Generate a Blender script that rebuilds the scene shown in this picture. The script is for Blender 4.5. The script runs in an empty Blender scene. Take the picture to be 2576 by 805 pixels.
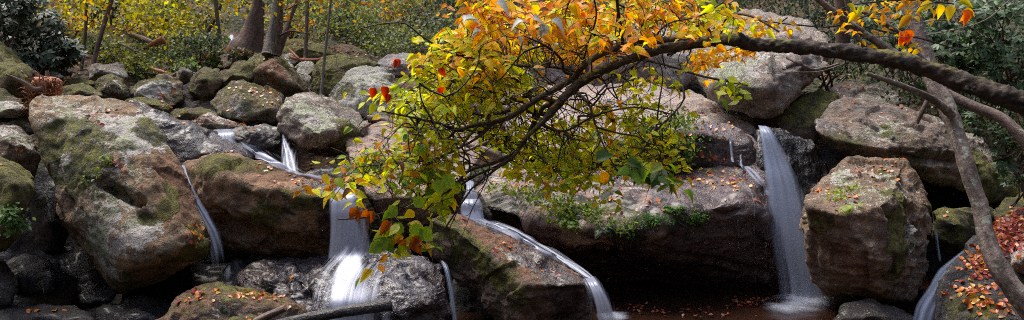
import bpy, bmesh, math, random
import numpy as np
from mathutils import Vector, Matrix

random.seed(7)
RNG = np.random.default_rng(7)
SC = bpy.context.scene
COL = SC.collection
R = math.radians

# ------------------------------------------------------------------ camera
CAMZ = 2.4
PITCH = R(5.0)
F = 1288 / math.tan(R(30))          # reference picture is measured as 2576 x 805
cam_d = bpy.data.cameras.new('camera')
cam_d.sensor_width = 36
cam_d.lens = 18 / math.tan(R(30))
cam_d.clip_end = 400
cam = bpy.data.objects.new('camera', cam_d)
cam.location = (0, 0, CAMZ)
cam.rotation_euler = (R(90) - PITCH, 0, 0)
COL.objects.link(cam)
SC.camera = cam
CP, SP = math.cos(PITCH), math.sin(PITCH)


def ray(px, py):
    u = (px - 1288) / F
    v = (402.5 - py) / F
    return np.array((u, CP + v * SP, -SP + v * CP))


def P(px, py, d):
    """world point seen at (px, py), d metres away from the camera along the ground"""
    r = ray(px, py)
    return r * (d / r[1]) + np.array((0, 0, CAMZ))


def proj(v):
    q = v - np.array((0, 0, CAMZ))
    z = q[:, 1] * CP - q[:, 2] * SP
    y = q[:, 1] * SP + q[:, 2] * CP
    return 1288 + F * q[:, 0] / z, 402.5 - F * y / z, z


# ------------------------------------------------------------------ noise
_perm = RNG.permutation(256)
_perm = np.concatenate([_perm, _perm, _perm])
_g = RNG.normal(size=(256, 3))
_g /= np.linalg.norm(_g, axis=1)[:, None]


def perlin(p):
    i = np.floor(p).astype(int)
    f = p - i
    u = f * f * f * (f * (f * 6 - 15) + 10)
    i &= 255
    out = 0
    for dx in (0, 1):
        for dy in (0, 1):
            for dz in (0, 1):
                h = _perm[_perm[_perm[(i[:, 0] + dx) & 255] + ((i[:, 1] + dy) & 255)] + ((i[:, 2] + dz) & 255)]
                g = _g[h]
                w = (u[:, 0] if dx else 1 - u[:, 0]) * (u[:, 1] if dy else 1 - u[:, 1]) * (u[:, 2] if dz else 1 - u[:, 2])
                out = out + w * (g[:, 0] * (f[:, 0] - dx) + g[:, 1] * (f[:, 1] - dy) + g[:, 2] * (f[:, 2] - dz))
    return out * 1.5


def fbm(p, octv=4, gain=.5):
    a, s, out = 1, 1, 0
    for k in range(octv):
        out = out + a * perlin(p * s + 17.3 * k)
        a *= gain
        s *= 2.03
    return out


def sstep(a, b, x):
    t = np.clip((x - a) / (b - a), 0, 1)
    return t * t * (3 - 2 * t)


# ------------------------------------------------------------------ objects
def tag(o, label=None, cat=None, group=None, kind=None):
    if label: o['label'] = label
    if cat: o['category'] = cat
    if group: o['group'] = group
    if kind: o['kind'] = kind
    return o


def empty(name, loc, label, cat, group=None):
    o = bpy.data.objects.new(name, None)
    o.location = tuple(loc)
    COL.objects.link(o)
    return tag(o, label, cat, group)


def mesh_obj(name, v, faces, mat, parent=None, attrs=None, smooth=True, uv=None, origin=None):
    """v (n,3) world coordinates, faces (m,k) int array"""
    v = np.asarray(v, dtype=np.float64)
    if origin is None:
        origin = np.array((0., 0., 0.))
        if parent is not None:
            origin = np.array(parent.location)
    v = v - origin
    me = bpy.data.meshes.new(name)
    faces = np.asarray(faces, dtype=np.int32)
    m, k = faces.shape
    me.vertices.add(len(v))
    me.vertices.foreach_set('co', v.astype(np.float32).ravel())
    me.loops.add(m * k)
    me.loops.foreach_set('vertex_index', faces.ravel())
    me.polygons.add(m)
    me.polygons.foreach_set('loop_start', np.arange(0, m * k, k, dtype=np.int32))
    me.update(calc_edges=True)
    me.polygons.foreach_set('use_smooth', np.full(m, smooth))
    if attrs:
        for n, a in attrs.items():
            at = me.attributes.new(n, 'FLOAT_COLOR', 'POINT')
            at.data.foreach_set('color', np.ascontiguousarray(a, dtype=np.float32).ravel())
    if uv is not None:
        l = me.uv_layers.new(name='flow')
        l.data.foreach_set('uv', uv[faces.ravel()].astype(np.float32).ravel())
    me.materials.append(mat)
    me.validate()
    o = bpy.data.objects.new(name, me)
    COL.objects.link(o)
    if parent is not None:
        o.parent = parent
    else:
        o.location = tuple(origin)
    return o


# ------------------------------------------------------------------ materials
class NT:
    def __init__(s, name):
        s.m = bpy.data.materials.new(name)
        s.m.use_nodes = True
        s.t = s.m.node_tree
        s.t.nodes.clear()
        s.out = s.n('ShaderNodeOutputMaterial')

    def n(s, typ, ins=None, **kw):
        nd = s.t.nodes.new(typ)
        for k, v in kw.items():
            setattr(nd, k, v)
        for k, v in (ins or {}).items():
            s.set(nd.inputs[k], v)
        return nd

    def set(s, sock, v):
        if hasattr(v, 'bl_idname') or isinstance(v, bpy.types.NodeSocket):
            if not isinstance(v, bpy.types.NodeSocket):
                v = v.outputs[0]
            s.t.links.new(v, sock)
        else:
            sock.default_value = v

    def math(s, op, a, b=0.0, c=0.0, clamp=False):
        nd = s.n('ShaderNodeMath', {0: a, 1: b, 2: c}, operation=op, use_clamp=clamp)
        return nd.outputs[0]

    def mix(s, f, a, b, mode='MIX'):
        nd = s.n('ShaderNodeMix', data_type='RGBA', blend_type=mode)
        s.set(nd.inputs[0], f)
        s.set(nd.inputs[6], a)
        s.set(nd.inputs[7], b)
        return nd.outputs[2]

    def noise(s, vec, scale, detail=4, rough=.55, dist=0):
        nd = s.n('ShaderNodeTexNoise', {'Scale': scale, 'Detail': detail, 'Roughness': rough, 'Distortion': dist})
        if vec is not None: s.set(nd.inputs['Vector'], vec)
        return nd.outputs[0]

    def ramp(s, f, lo, hi):
        nd = s.n('ShaderNodeMapRange', {0: f, 1: lo, 2: hi, 3: 0.0, 4: 1.0}, interpolation_type='SMOOTHSTEP')
        return nd.outputs[0]

    def bump(s, h, strength, dist, nrm=None):
        nd = s.n('ShaderNodeBump', {'Strength': strength, 'Distance': dist, 'Height': h})
        if nrm is not None: s.set(nd.inputs['Normal'], nrm)
        return nd.outputs[0]


def c4(c, a=1): return (c[0], c[1], c[2], a)


def make_rock_mat():
    t = NT('weathered_stone')
    pos = t.n('ShaderNodeNewGeometry').outputs['Position']
    at = t.n('ShaderNodeAttribute', attribute_name='mask')
    sep = t.n('ShaderNodeSeparateColor', {0: at.outputs['Color']})
    moss, lich, wet, rust = sep.outputs[0], sep.outputs[1], sep.outputs[2], at.outputs['Alpha']
    base = t.n('ShaderNodeAttribute', attribute_name='base').outputs['Color']
    n1 = t.noise(pos, 1.7, 5, .6)
    n2 = t.noise(pos, 9, 6, .65)
    n3 = t.noise(pos, 60, 4, .7)
    n4 = t.noise(pos, 4.2, 5, .6, .6)
    # mineral mottling
    v = t.math('ADD', t.math('MULTIPLY', n1, .9), t.math('MULTIPLY', n2, .8))
    v = t.math('ADD', v, t.math('MULTIPLY', n3, .55))
    v = t.math('SUBTRACT', t.math('MULTIPLY', v, 2.3), 1.55)
    v = t.math('MAXIMUM', v, .22)
    hsv = t.n('ShaderNodeHueSaturation', {'Saturation': 1.15, 'Value': v, 'Color': base})
    col = hsv.outputs[0]
    tint = t.mix(t.ramp(n4, .42, .62), (1.22, 1.0, .80, 1), (.97, .97, 1.0, 1))
    col = t.mix(.8, col, tint, 'MULTIPLY')
    # rust / iron stain
    rm = t.ramp(t.math('ADD', t.math('MULTIPLY', rust, .9), t.math('MULTIPLY', n4, .7)), .62, .95)
    col = t.mix(t.math('MULTIPLY', rm, .8), col, t.mix(n2, (.085, .035, .015, 1), (.26, .12, .055, 1)))
    # dark cracks and grime specks
    vo = t.n('ShaderNodeTexVoronoi', {'Scale': 3.2}, feature='DISTANCE_TO_EDGE')
    wp = t.n('ShaderNodeVectorMath', {0: pos, 1: t.n('ShaderNodeTexNoise', {'Scale': 3.0, 'Detail': 4.0}).outputs['Color']}, operation='ADD')
    t.set(vo.inputs['Vector'], wp.outputs[0])
    crack = t.math('SUBTRACT', 1.0, t.ramp(vo.outputs['Distance'], 0.0, .02))
    crack = t.math('MULTIPLY', crack, t.ramp(n1, .5, .62))
    col = t.mix(t.math('MULTIPLY', crack, .55), col, (.03, .025, .02, 1))
    gr = t.ramp(t.noise(pos, 26, 5, .75), .56, .68)
    col = t.mix(t.math('MULTIPLY', gr, .7), col, (.035, .03, .025, 1))
    sp = t.ramp(t.noise(pos, 75, 3, .7), .58, .66)
    col = t.mix(t.math('MULTIPLY', sp, .6), col, t.mix(.5, col, (.6, .55, .5, 1)))
    # lichen: crusty pale patches
    lv = t.n('ShaderNodeTexVoronoi', {'Scale': 21.0, 'Randomness': 1.0}, feature='SMOOTH_F1')
    t.set(lv.inputs['Vector'], wp.outputs[0])
    n5 = t.noise(pos, 30, 5, .75)
    ln = t.math('ADD', t.math('ADD', t.math('MULTIPLY', n2, .35), t.math('MULTIPLY', n5, .62)), t.math('MULTIPLY', t.math('SUBTRACT', .5, lv.outputs['Distance']), .35))
    ln = t.math('ADD', ln, t.math('MULTIPLY', t.math('SUBTRACT', n1, .5), .7))
    lm = t.ramp(t.math('ADD', ln, t.math('MULTIPLY', lich, .46)), .66, .70)
    lcol = t.mix(t.ramp(n4, .44, .58), (.50, .48, .45, 1), (.37, .40, .26, 1))
    lcol = t.mix(t.ramp(n3, .3, .6), t.mix(.4, lcol, (.15, .15, .13, 1)), lcol)
    col = t.mix(t.math('MULTIPLY', lm, .86), col, lcol)
    # moss
    mn = t.math('ADD', t.math('MULTIPLY', n4, .6), t.math('MULTIPLY', t.noise(pos, 20, 5, .75), .6))
    mm = t.ramp(t.math('ADD', mn, t.math('MULTIPLY', moss, .62)), .76, .90)
    mcol = t.mix(t.ramp(n2, .38, .62), (.04, .042, .010, 1), (.21, .205, .025, 1))
    mcol = t.mix(t.ramp(n3, .35, .7), mcol, t.mix(.5, mcol, (.16, .14, .03, 1)))
    col = t.mix(t.math('MULTIPLY', mm, .9), col, mcol)
    # wet
    wn = t.ramp(t.math('ADD', wet, t.math('MULTIPLY', t.math('SUBTRACT', n1, .5), .5)), .25, .7)
    col = t.mix(wn, col, t.mix(1.0, col, (.25, .225, .24, 1), 'MULTIPLY'))
    rough = t.math('SUBTRACT', .9, t.math('MULTIPLY', wn, .63))
    dry = t.math('SUBTRACT', 1.0, t.math('MULTIPLY', wn, .75))
    rough = t.math('ADD', rough, t.math('MULTIPLY', t.math('MULTIPLY', t.math('SUBTRACT', n3, .5), .25), dry), clamp=True)
    h = t.math('ADD', t.math('MULTIPLY', n2, 1.0), t.math('MULTIPLY', t.math('MULTIPLY', n3, .45), dry))
    h = t.math('SUBTRACT', h, t.math('MULTIPLY', crack, .35))
    h = t.math('ADD', h, t.math('MULTIPLY', lm, .10))
    h = t.math('ADD', h, t.math('MULTIPLY', t.math('MULTIPLY', mm, t.noise(pos, 90, 3, .6)), 1.0))
    nb = t.bump(h, 1.0, .06)
    fine = t.noise(pos, 38, 3, .6, .4)
    nb = t.bump(t.math('MULTIPLY', fine, dry), .3, .02, nb)
    bs = t.n('ShaderNodeBsdfPrincipled', {'Base Color': col, 'Roughness': rough, 'Normal': nb,
                                          'Coat Weight': t.math('MULTIPLY', wn, .28), 'Coat Roughness': .22})
    t.set(t.out.inputs[0], bs)
    return t.m


def make_bark_mat(name, dark, light, mossc=(.09, .10, .012), mossy=.0, lich=.0, scale=1.0):
    t = NT(name)
    tc = t.n('ShaderNodeTexCoord')
    g = t.n('ShaderNodeNewGeometry')
    pos = g.outputs['Position']
    uvm = t.n('ShaderNodeUVMap', uv_map='flow').outputs[0]
    mp = t.n('ShaderNodeMapping', {'Vector': uvm, 'Scale': (22 * scale, 5 * scale, 1)})
    nb1 = t.noise(mp, 1.0, 6, .65, .5)
    n2 = t.noise(pos, 30, 5, .7)
    n1 = t.noise(pos, 4, 4, .6)
    col = t.mix(t.ramp(t.math('ADD', t.math('MULTIPLY', nb1, .6), t.math('MULTIPLY', n2, .4)), .36, .64), c4(dark), c4(light))
    up = t.n('ShaderNodeSeparateXYZ', {0: g.outputs['Normal']}).outputs[2]
    mm = t.math('ADD', t.math('ADD', t.math('MULTIPLY', up, .22), mossy), t.math('MULTIPLY', n1, .9))
    mm = t.ramp(t.math('ADD', mm, t.math('MULTIPLY', t.math('SUBTRACT', n2, .5), .7)), .72, .9)
    lm = t.ramp(t.math('ADD', t.math('ADD', t.noise(pos, 13, 4, .6), t.math('MULTIPLY', t.math('SUBTRACT', n2, .5), .4)), lich), .66, .74)
    col = t.mix(t.math('MULTIPLY', lm, .8), col, (.32, .34, .27, 1))
    if mossy > -1: col = t.mix(t.math('MULTIPLY', mm, .9), col, t.mix(n2, c4([c * .35 for c in mossc]), c4([c * 1.5 for c in mossc])))
    h = t.math('ADD', nb1, t.math('MULTIPLY', n2, .6))
    bs = t.n('ShaderNodeBsdfPrincipled', {'Base Color': col, 'Roughness': .85, 'Normal': t.bump(h, .9, .02)})
    t.set(t.out.inputs[0], bs)
    return t.m


def make_leaf_mat(name, trans=.45, gloss=.25, spots=.3, rough=.4):
    t = NT(name)
    pos = t.n('ShaderNodeNewGeometry').outputs['Position']
    col = t.n('ShaderNodeAttribute', attribute_name='Col').outputs['Color']
    n = t.noise(pos, 55, 4, .65)
    col = t.mix(t.math('MULTIPLY', t.ramp(n, .6, .72), spots), col, (.16, .05, .012, 1))
    col = t.mix(t.math('MULTIPLY', t.ramp(t.noise(pos, 140, 2, .5), .35, .7), .25), col, t.mix(1.0, col, (.55, .6, .5, 1), 'MULTIPLY'))
    nb = t.bump(t.noise(pos, 110, 2, .5), .4, .004)
    d = t.n('ShaderNodeBsdfPrincipled', {'Base Color': col, 'Roughness': rough, 'Specular IOR Level': gloss, 'Normal': nb})
    hs = t.n('ShaderNodeHueSaturation', {'Saturation': 1.12, 'Value': 1.25, 'Color': col})
    tr = t.n('ShaderNodeBsdfTranslucent', {'Color': hs.outputs[0]})
    mx = t.n('ShaderNodeMixShader', {0: trans, 1: d.outputs[0], 2: tr.outputs[0]})
    t.set(t.out.inputs[0], mx)
    return t.m


def make_water_mat(name, streak=30.0, along=.9, lo=.35, hi=.75, col=(.38, .41, .51), maxa=.92, seed=0.0):
    """silky falling water: bright threads with clear gaps, thinning toward the edges of the sheet"""
    t = NT(name)
    uvm = t.n('ShaderNodeUVMap', uv_map='flow').outputs[0]
    at = t.n('ShaderNodeAttribute', attribute_name='dens').outputs['Color']
    mp = t.n('ShaderNodeMapping', {'Vector': uvm, 'Scale': (streak, along, 1), 'Location': (seed, seed * .7, 0)})
    mp2 = t.n('ShaderNodeMapping', {'Vector': uvm, 'Scale': (streak * .25, along * .8, 1), 'Location': (seed, seed * 2, 0)})
    n = t.noise(mp, 1.0, 4, .7, .15)
    m = t.noise(mp2, 1.0, 3, .5, .1)
    s = t.math('ADD', t.math('MULTIPLY', n, .62), t.math('MULTIPLY', m, .55))
    a = t.ramp(t.math('ADD', s, t.math('SUBTRACT', at, .5)), lo, hi)
    a = t.math('MULTIPLY', a, t.ramp(at, .0, .22))
    a = t.math('MULTIPLY', a, maxa, clamp=True)
    diff = t.n('ShaderNodeBsdfDiffuse', {'Color': c4(col)})
    trl = t.n('ShaderNodeBsdfTranslucent', {'Color': c4(col)})
    gl = t.n('ShaderNodeBsdfGlossy', {'Color': (.8, .85, 1, 1), 'Roughness': .35})
    mx = t.n('ShaderNodeMixShader', {0: .45, 1: diff.outputs[0], 2: trl.outputs[0]})
    mx = t.n('ShaderNodeMixShader', {0: .08, 1: mx.outputs[0], 2: gl.outputs[0]})
    tp = t.n('ShaderNodeBsdfTransparent')
    fin = t.n('ShaderNodeMixShader', {0: a, 1: tp.outputs[0], 2: mx.outputs[0]})
    t.set(t.out.inputs[0], fin)
    return t.m


def make_pool_mat():
    t = NT('pool_water')
    pos = t.n('ShaderNodeNewGeometry').outputs['Position']
    n = t.noise(pos, 3, 5, .6, .4)
    n2 = t.noise(pos, 14, 3, .6, .6)
    col = t.mix(n, (.008, .005, .004, 1), (.035, .014, .008, 1))
    bs = t.n('ShaderNodeBsdfPrincipled', {'Base Color': col, 'Roughness': .12, 'IOR': 1.33,
                                          'Normal': t.bump(t.math('ADD', n, t.math('MULTIPLY', n2, .3)), .35, .03)})
    t.set(t.out.inputs[0], bs)
    return t.m


def make_ground_mat():
    t = NT('forest_floor')
    pos = t.n('ShaderNodeNewGeometry').outputs['Position']
    at = t.n('ShaderNodeAttribute', attribute_name='base').outputs['Color']
    n = t.noise(pos, .8, 5, .65)
    n2 = t.noise(pos, 9, 5, .7)
    vo = t.n('ShaderNodeTexVoronoi', {'Vector': pos, 'Scale': 14.0})
    vc = t.n('ShaderNodeSeparateColor', {0: vo.outputs['Color']}).outputs[0]
    leafc = t.mix(vc, (.035, .022, .013, 1), (.16, .075, .03, 1))
    col = t.mix(t.ramp(n, .42, .6), leafc, t.mix(n2, (.012, .016, .006, 1), (.05, .06, .02, 1)))
    col = t.mix(t.ramp(n2, .35, .6), t.mix(.6, col, (.012, .009, .007, 1)), col)
    col = t.mix(1.0, col, at, 'MULTIPLY')
    bs = t.n('ShaderNodeBsdfPrincipled', {'Base Color': col, 'Roughness': .95,
                                          'Normal': t.bump(t.math('ADD', n2, vo.outputs['Distance']), .8, .06)})
    t.set(t.out.inputs[0], bs)
    return t.m


def make_wood_mat(name, dark, light, wet=0.0, scale=1.0):
    t = NT(name)
    pos = t.n('ShaderNodeNewGeometry').outputs['Position']
    uvm = t.n('ShaderNodeUVMap', uv_map='flow').outputs[0]
    mp = t.n('ShaderNodeMapping', {'Vector': uvm, 'Scale': (45 * scale, 3 * scale, 1)})
    nb1 = t.noise(mp, 1.0, 6, .7, .4)
    n2 = t.noise(pos, 8, 5, .7)
    col = t.mix(t.ramp(nb1, .36, .62), c4(dark), c4(light))
    col = t.mix(t.ramp(n2, .5, .7), col, t.mix(.6, col, c4(dark)))
    bs = t.n('ShaderNodeBsdfPrincipled', {'Base Color': col, 'Roughness': .85 - .6 * wet,
                                          'Normal': t.bump(t.math('ADD', nb1, t.math('MULTIPLY', n2, .4)), .9, .02)})
    t.set(t.out.inputs[0], bs)
    return t.m


M_ROCK = make_rock_mat()
M_GROUND = make_ground_mat()
M_POOL = make_pool_mat()
M_LEAF = make_leaf_mat('crown_leaf', .6, .35, .3)
M_LEAFD = make_leaf_mat('glossy_leaf', .15, .4, .1, .5)
M_FALLEN = make_leaf_mat('fallen_leaf', .15, .5, .35, .35)
M_BARK_ARCH = make_bark_mat('mossy_bark', (.008, .006, .005), (.07, .046, .032), (.13, .11, .012), .15, -.01)
M_BARK_GREY = make_bark_mat('grey_lichen_bark', (.06, .045, .038), (.25, .19, .165), (.08, .09, .02), -.2, .10, .8)
M_BARK_PINK = make_bark_mat('pinkish_bark', (.075, .05, .04), (.25, .18, .15), (.08, .09, .02), -.25, .05)
M_BARK_BROWN = make_bark_mat('brown_bark', (.035, .022, .016), (.14, .085, .062), (.07, .08, .015), -.12, -.02, .6)
M_BARK_TWIG = make_bark_mat('dark_twig_bark', (.014, .010, .008), (.075, .055, .042), (.08, .09, .02), -2, -.1)
M_BARK_FAR = make_bark_mat('grey_brown_bark', (.045, .038, .032), (.17, .145, .125), (.08, .09, .02), -.25, 0, .6)
M_WETLOG = make_wood_mat('wet_dark_wood', (.008, .007, .007), (.065, .055, .055), .85)
M_DRYWOOD = make_wood_mat('weathered_wood', (.05, .032, .024), (.30, .21, .165), .15)
M_REDWOOD = make_wood_mat('rotten_red_wood', (.14, .045, .02), (.58, .25, .13), 0)
M_W_MAIN = make_water_mat('white_water', 30, .35, .44, .82, (.33, .35, .44), .92, seed=1.3)
M_W_THIN = make_water_mat('thin_water', 32, .5, .44, .86, maxa=.8, seed=4.1)
M_W_BLUE = make_water_mat('blue_shaded_water', 22, .28, .40, .88, (.40, .46, .60), .82, seed=7.7)


# ------------------------------------------------------------------ terrain
PY = [-80, -20, -6, 2, 6.5, 9.0, 10.3, 11.2, 12.5, 14, 16, 20, 28, 40, 75, 110]
PZ = [46, 7.0, 0.4, -.7, -.8, -.35, -.25, .1, 1.0, 1.75, 2.25, 3.0, 4.25, 8.5, 34, 60]  # unseen banks around the camera raised to keep out low sky light


def ground_z(x, y):
    x = np.asarray(x, float)
    y = np.asarray(y, float)
    z = np.interp(y, PY, PZ)
    z = z + np.maximum(0, x - 5.2 - .12 * np.maximum(y - 8, 0)) * .55 + np.maximum(0, -x - 6.5) * .35
    z = z + np.maximum(0, np.abs(x) - 16) * .45
    pts = np.stack([x * .35, y * .35, x * 0 + 3.3], -1).reshape(-1, 3)
    z = z + (fbm(pts, 4) * .28).reshape(x.shape) * np.clip((y - 8) / 6, .25, 1.6)
    return z


def grid_faces(nu, nv):
    a = np.arange(nu * nv).reshape(nv, nu)
    return np.stack([a[:-1, :-1], a[:-1, 1:], a[1:, 1:], a[1:, :-1]], -1).reshape(-1, 4)


def build_ground():
    ys = np.concatenate([np.linspace(-80, 4, 40), np.linspace(4.4, 34, 190), np.linspace(34.5, 110, 60)])
    xs = np.concatenate([np.linspace(-90, -17, 24), np.linspace(-16.6, 16.6, 200), np.linspace(17, 90, 24)])
    X, Y = np.meshgrid(xs, ys)
    Z = ground_z(X, Y)
    v = np.stack([X, Y, Z], -1).reshape(-1, 3)
    # stream bed coloured dark for wetness and the hollows' shade; banks keep full colour
    w = sstep(10.8, 13.0, v[:, 1]) + sstep(3.5, -2, v[:, 1]) + sstep(6.5, 8, np.abs(v[:, 0]))
    w = np.clip(w, .02, 1)
    base = np.stack([w, w, w, np.ones_like(w)], -1)
    o = mesh_obj('ground', v, grid_faces(len(xs), len(ys)), M_GROUND, attrs={'base': base})
    tag(o, kind='structure')


build_ground()

# ------------------------------------------------------------------ rocks
_ico = {}


def ico(sub):
    if sub not in _ico:
        bm = bmesh.new()
        bmesh.ops.create_icosphere(bm, subdivisions=sub, radius=1)
        v = np.array([q.co[:] for q in bm.verts])
        f = np.array([[q.index for q in fc.verts] for fc in bm.faces])
        bm.free()
        v /= np.linalg.norm(v, axis=1)[:, None]
        _ico[sub] = (v, f)
    return _ico[sub]


def vnormals(v, f):
    a, b, c = v[f[:, 0]], v[f[:, 1]], v[f[:, 2]]
    n = np.cross(b - a, c - a)
    out = np.zeros_like(v)
    for k in range(3):
        np.add.at(out, f[:, k], n)
    return out / (np.linalg.norm(out, axis=1)[:, None] + 1e-12)


GREY = (.185, .17, .155)
PALE = (.27, .235, .22)
BROWN = (.135, .095, .066)
UMBER = (.125, .10, .08)
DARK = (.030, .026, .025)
PURP = (.085, .072, .08)
ROCKS = []


def rock(label, d, pts, base=GREY, moss=(0, 0), lich=(0, 0), wet=(0, 0), rust=(0, 0), paint=(), dents=(), back=.8,
         sub=5, p=34, rough=1.0, cham=6, name='boulder', group=None, cat='boulder', down=0, strata=0.0):
    rnd = np.random.default_rng(abs(hash(label[:1])) % 1 + len(ROCKS) * 13 + 5)
    P3 = [P(x, y, d + dz) for x, y, dz in pts]
    cx = np.mean([q[0] for q in pts]); cy = np.mean([q[1] for q in pts])
    dmax = d + max(q[2] for q in pts)
    for x, y, dz in pts:        # the unseen back of the stone
        P3.append(P(cx + (x - cx) * .72, cy + (y - cy) * .72 + 12, dmax + back * .8))
        if down: P3.append(P(x, y, d + dz) * (1, 1, 0) + np.array((0, 0, P3[0][2] * 0 + min(q[2] for q in P3[:len(pts)]) - down)))
    P3 = np.array(P3)
    bm = bmesh.new()
    for q in P3: bm.verts.new(q)
    r = bmesh.ops.convex_hull(bm, input=bm.verts)
    bmesh.ops.delete(bm, geom=[g for g in r['geom_interior'] if isinstance(g, bmesh.types.BMVert)], context='VERTS')
    bmesh.ops.dissolve_limit(bm, angle_limit=R(5), verts=bm.verts, edges=bm.edges)
    bm.normal_update()
    hv = np.array([q.co[:] for q in bm.verts])
    lo, hi = hv.min(0), hv.max(0)
    c = (hv.mean(0) + (lo + hi) / 2) / 2
    s = (hi - lo) / 2
    N, H = [], []
    for f in bm.faces:
        n = np.array(f.normal); cc = np.array(f.calc_center_median())
        if np.dot(n, cc - c) < 0: n = -n
        N.append(n); H.append(np.dot(n, cc - c))
    bm.free()
    for _ in range(cham):       # knocked-off corners
        n = rnd.normal(size=3); n /= np.linalg.norm(n)
        sup = ((hv - c) @ n).max()
        N.append(n); H.append(sup * rnd.uniform(.95, .985))
    N = np.array(N); H = np.maximum(np.array(H), .02)
    dv, f = ico(sub)
    dirs = dv * s
    q = np.maximum(dirs @ (N / H[:, None]).T, 0)
    rr = 1 / (q ** (p * 2.4)).sum(1) ** (1 / (p * 2.4))
    v = c + dirs * rr[:, None]
    size = float(np.cbrt(s[0] * s[1] * s[2]) * 2)
    so = rnd.uniform(0, 50, 3)
    n = vnormals(v, f)
    k = 1.0 / max(size, .3)
    amp = fbm((v + so) * 1.5 * k, 3) * .026 * size
    rid = 1 - np.abs(fbm((v + so) * 2.6 * k + 9, 4)) * 2
    amp += (rid - .5) * .016 * size
    ns = 46 if sub >= 6 else 22
    sd_ = v[rnd.integers(0, len(v), ns)]
    wv = v + np.stack([fbm((v + so) * 2.2 * k + 31 * j, 3) for j in range(3)], -1) * .10 * size
    d2 = ((wv[:, None, :] - sd_[None]) ** 2).sum(-1) if len(v) < 50000 else np.stack([((wv - q_) ** 2).sum(1) for q_ in sd_], 1)
    near = d2.argmin(1)
    tilt = rnd.normal(size=(ns, 3)) * .085
    chip = ((v - sd_[near]) * tilt[near]).sum(1) + rnd.normal(0, .007 * size, ns)[near]
    amp += np.tanh(chip / (.028 * size)) * .028 * size
    amp += fbm((v + so) * 5, 5, .6) * .03
    if strata:
        zz = (v[:, 2] + .25 * v[:, 0] + fbm((v + so) * 1.2, 2) * .12) / .11
        amp += (np.abs((zz % 1) - .5) - .25) * strata
    v = v + n * (amp * rough)[:, None]
    for ax in (0, 2):            # noise and rounding must not shrink the stone
        w0, w1 = v[:, ax].min(), v[:, ax].max()
        v[:, ax] = lo[ax] + (v[:, ax] - w0) * (hi[ax] - lo[ax]) / (w1 - w0)
    px, py, pz = proj(v)
    for x1, y1, x2, y2, rad, dep in dents:
        dd = np.hypot(px - x1, py - y1) + (pz - pz.min()) * 60
        a = v[np.argmin(dd)]
        dd = np.hypot(px - x2, py - y2) + (pz - pz.min()) * 60
        b = v[np.argmin(dd)]
        rad = rad * d / F
        ab = b - a
        tt = np.clip(((v - a) @ ab) / (ab @ ab + 1e-9), 0, 1)
        dist = np.linalg.norm(v - a - tt[:, None] * ab, axis=1) * (1 + .35 * fbm((v + so) * 9, 2))
        v = v - n * (dep * sstep(rad, rad * .15, dist))[:, None]
    n = vnormals(v, f)
    nz = n[:, 2]
    up = sstep(.05, .75, nz)
    big = fbm((v + so) * .9, 3)
    m = [b0 + b1 * up + .18 * big for b0, b1 in (moss, lich, wet, rust)]
    m = [np.where(b[0] + b[1] == 0, 0, q) if b == (0, 0) else q for b, q in zip((moss, lich, wet, rust), m)]
    ch = {'m': 0, 'l': 1, 'w': 2, 'r': 3}
    px, py, pz = proj(v)
    front = n[:, 1] < .35
    for kind, x, y, rad, a in paint:
        dd = np.where(front, np.hypot(px - x, py - y) + (pz - pz.min()) * 8, 1e9)
        q0 = v[np.argmin(dd)]
        rr_ = 1.35 * rad * d / F
        dist = np.linalg.norm(v - q0, axis=1) * (1 + .6 * fbm((v + so) * 5, 3))
        m[ch[kind]] = m[ch[kind]] + a * sstep(rr_ * 1.15, rr_ * .35, dist)
    mask = np.clip(np.stack(m, -1), -1, 1.2)
    b = np.array(base) * rnd.uniform(.92, 1.08)
    bc = np.tile(np.append(b, 1), (len(v), 1))
    o = mesh_obj(name, v, f, M_ROCK, attrs={'mask': mask, 'base': bc}, origin=c)
    tag(o, label, cat, group)
    ROCKS.append(o)
    return o


GB = 'boulders heaped along the stream'
GD = 'dark wet rocks in the hollows'

# --- big lichen boulder, left
A_ = rock('huge lichen-crusted boulder tapering to a point, left foreground', 8.5, [
    (96, 246, .55), (150, 237, .75), (290, 238, .8), (345, 262, .65), (80, 268, .45), (82, 300, .3), (110, 400, .1), (385, 300, .5),
    (432, 375, .35), (458, 430, .2), (474, 482, .1), (494, 540, 0), (524, 598, -.1), (528, 632, -.15), (498, 656, -.05),
    (405, 696, .1), (300, 740, .12), (262, 706, .0), (220, 622, -.1), (158, 555, -.1),
    (200, 330, .1), (330, 330, .15), (420, 520, -.35), (470, 610, -.45), (365, 648, -.62), (250, 590, -.42), (220, 450, -.2), (292, 690, -.35)],
    base=(.27, .21, .15), moss=(.12, .02), lich=(.10, .04), rust=(.08, 0), sub=7, p=30, cham=5, strata=.012, rough=.62,
    paint=[('l', 150, 280, 80, .35), ('l', 300, 320, 110, .5), ('l', 380, 330, 70, .6), ('l', 170, 400, 60, .3), ('l', 250, 640, 70, .45), ('l', 250, 530, 90, .25), ('l', 330, 600, 50, .3),
           ('l', 370, 580, 40, .4), ('m', 375, 330, 45, .4), ('m', 390, 300, 35, .35), ('m', 430, 520, 26, .7), ('m', 430, 480, 20, .65),
           ('m', 510, 610, 45, .75), ('m', 490, 640, 45, .6), ('r', 440, 430, 90, .55), ('r', 480, 540, 80, .55), ('l', 460, 480, 90, -.4),
           ('r', 380, 690, 90, .45), ('l', 400, 690, 90, -.5), ('m', 300, 740, 120, .25), ('m', 210, 440, 90, .30), ('m', 105, 380, 50, .3),
           ('m', 372, 553, 16, .7), ('l', 270, 640, 50, .3), ('m', 200, 330, 70, .3)],
    dents=[(258, 458, 352, 508, 20, .15), (262, 465, 300, 490, 40, .05), (350, 500, 365, 560, 22, .05), (365, 640, 470, 600, 12, .04),
           (390, 480, 400, 600, 30, .04), (140, 320, 170, 520, 30, .05)])

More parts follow.
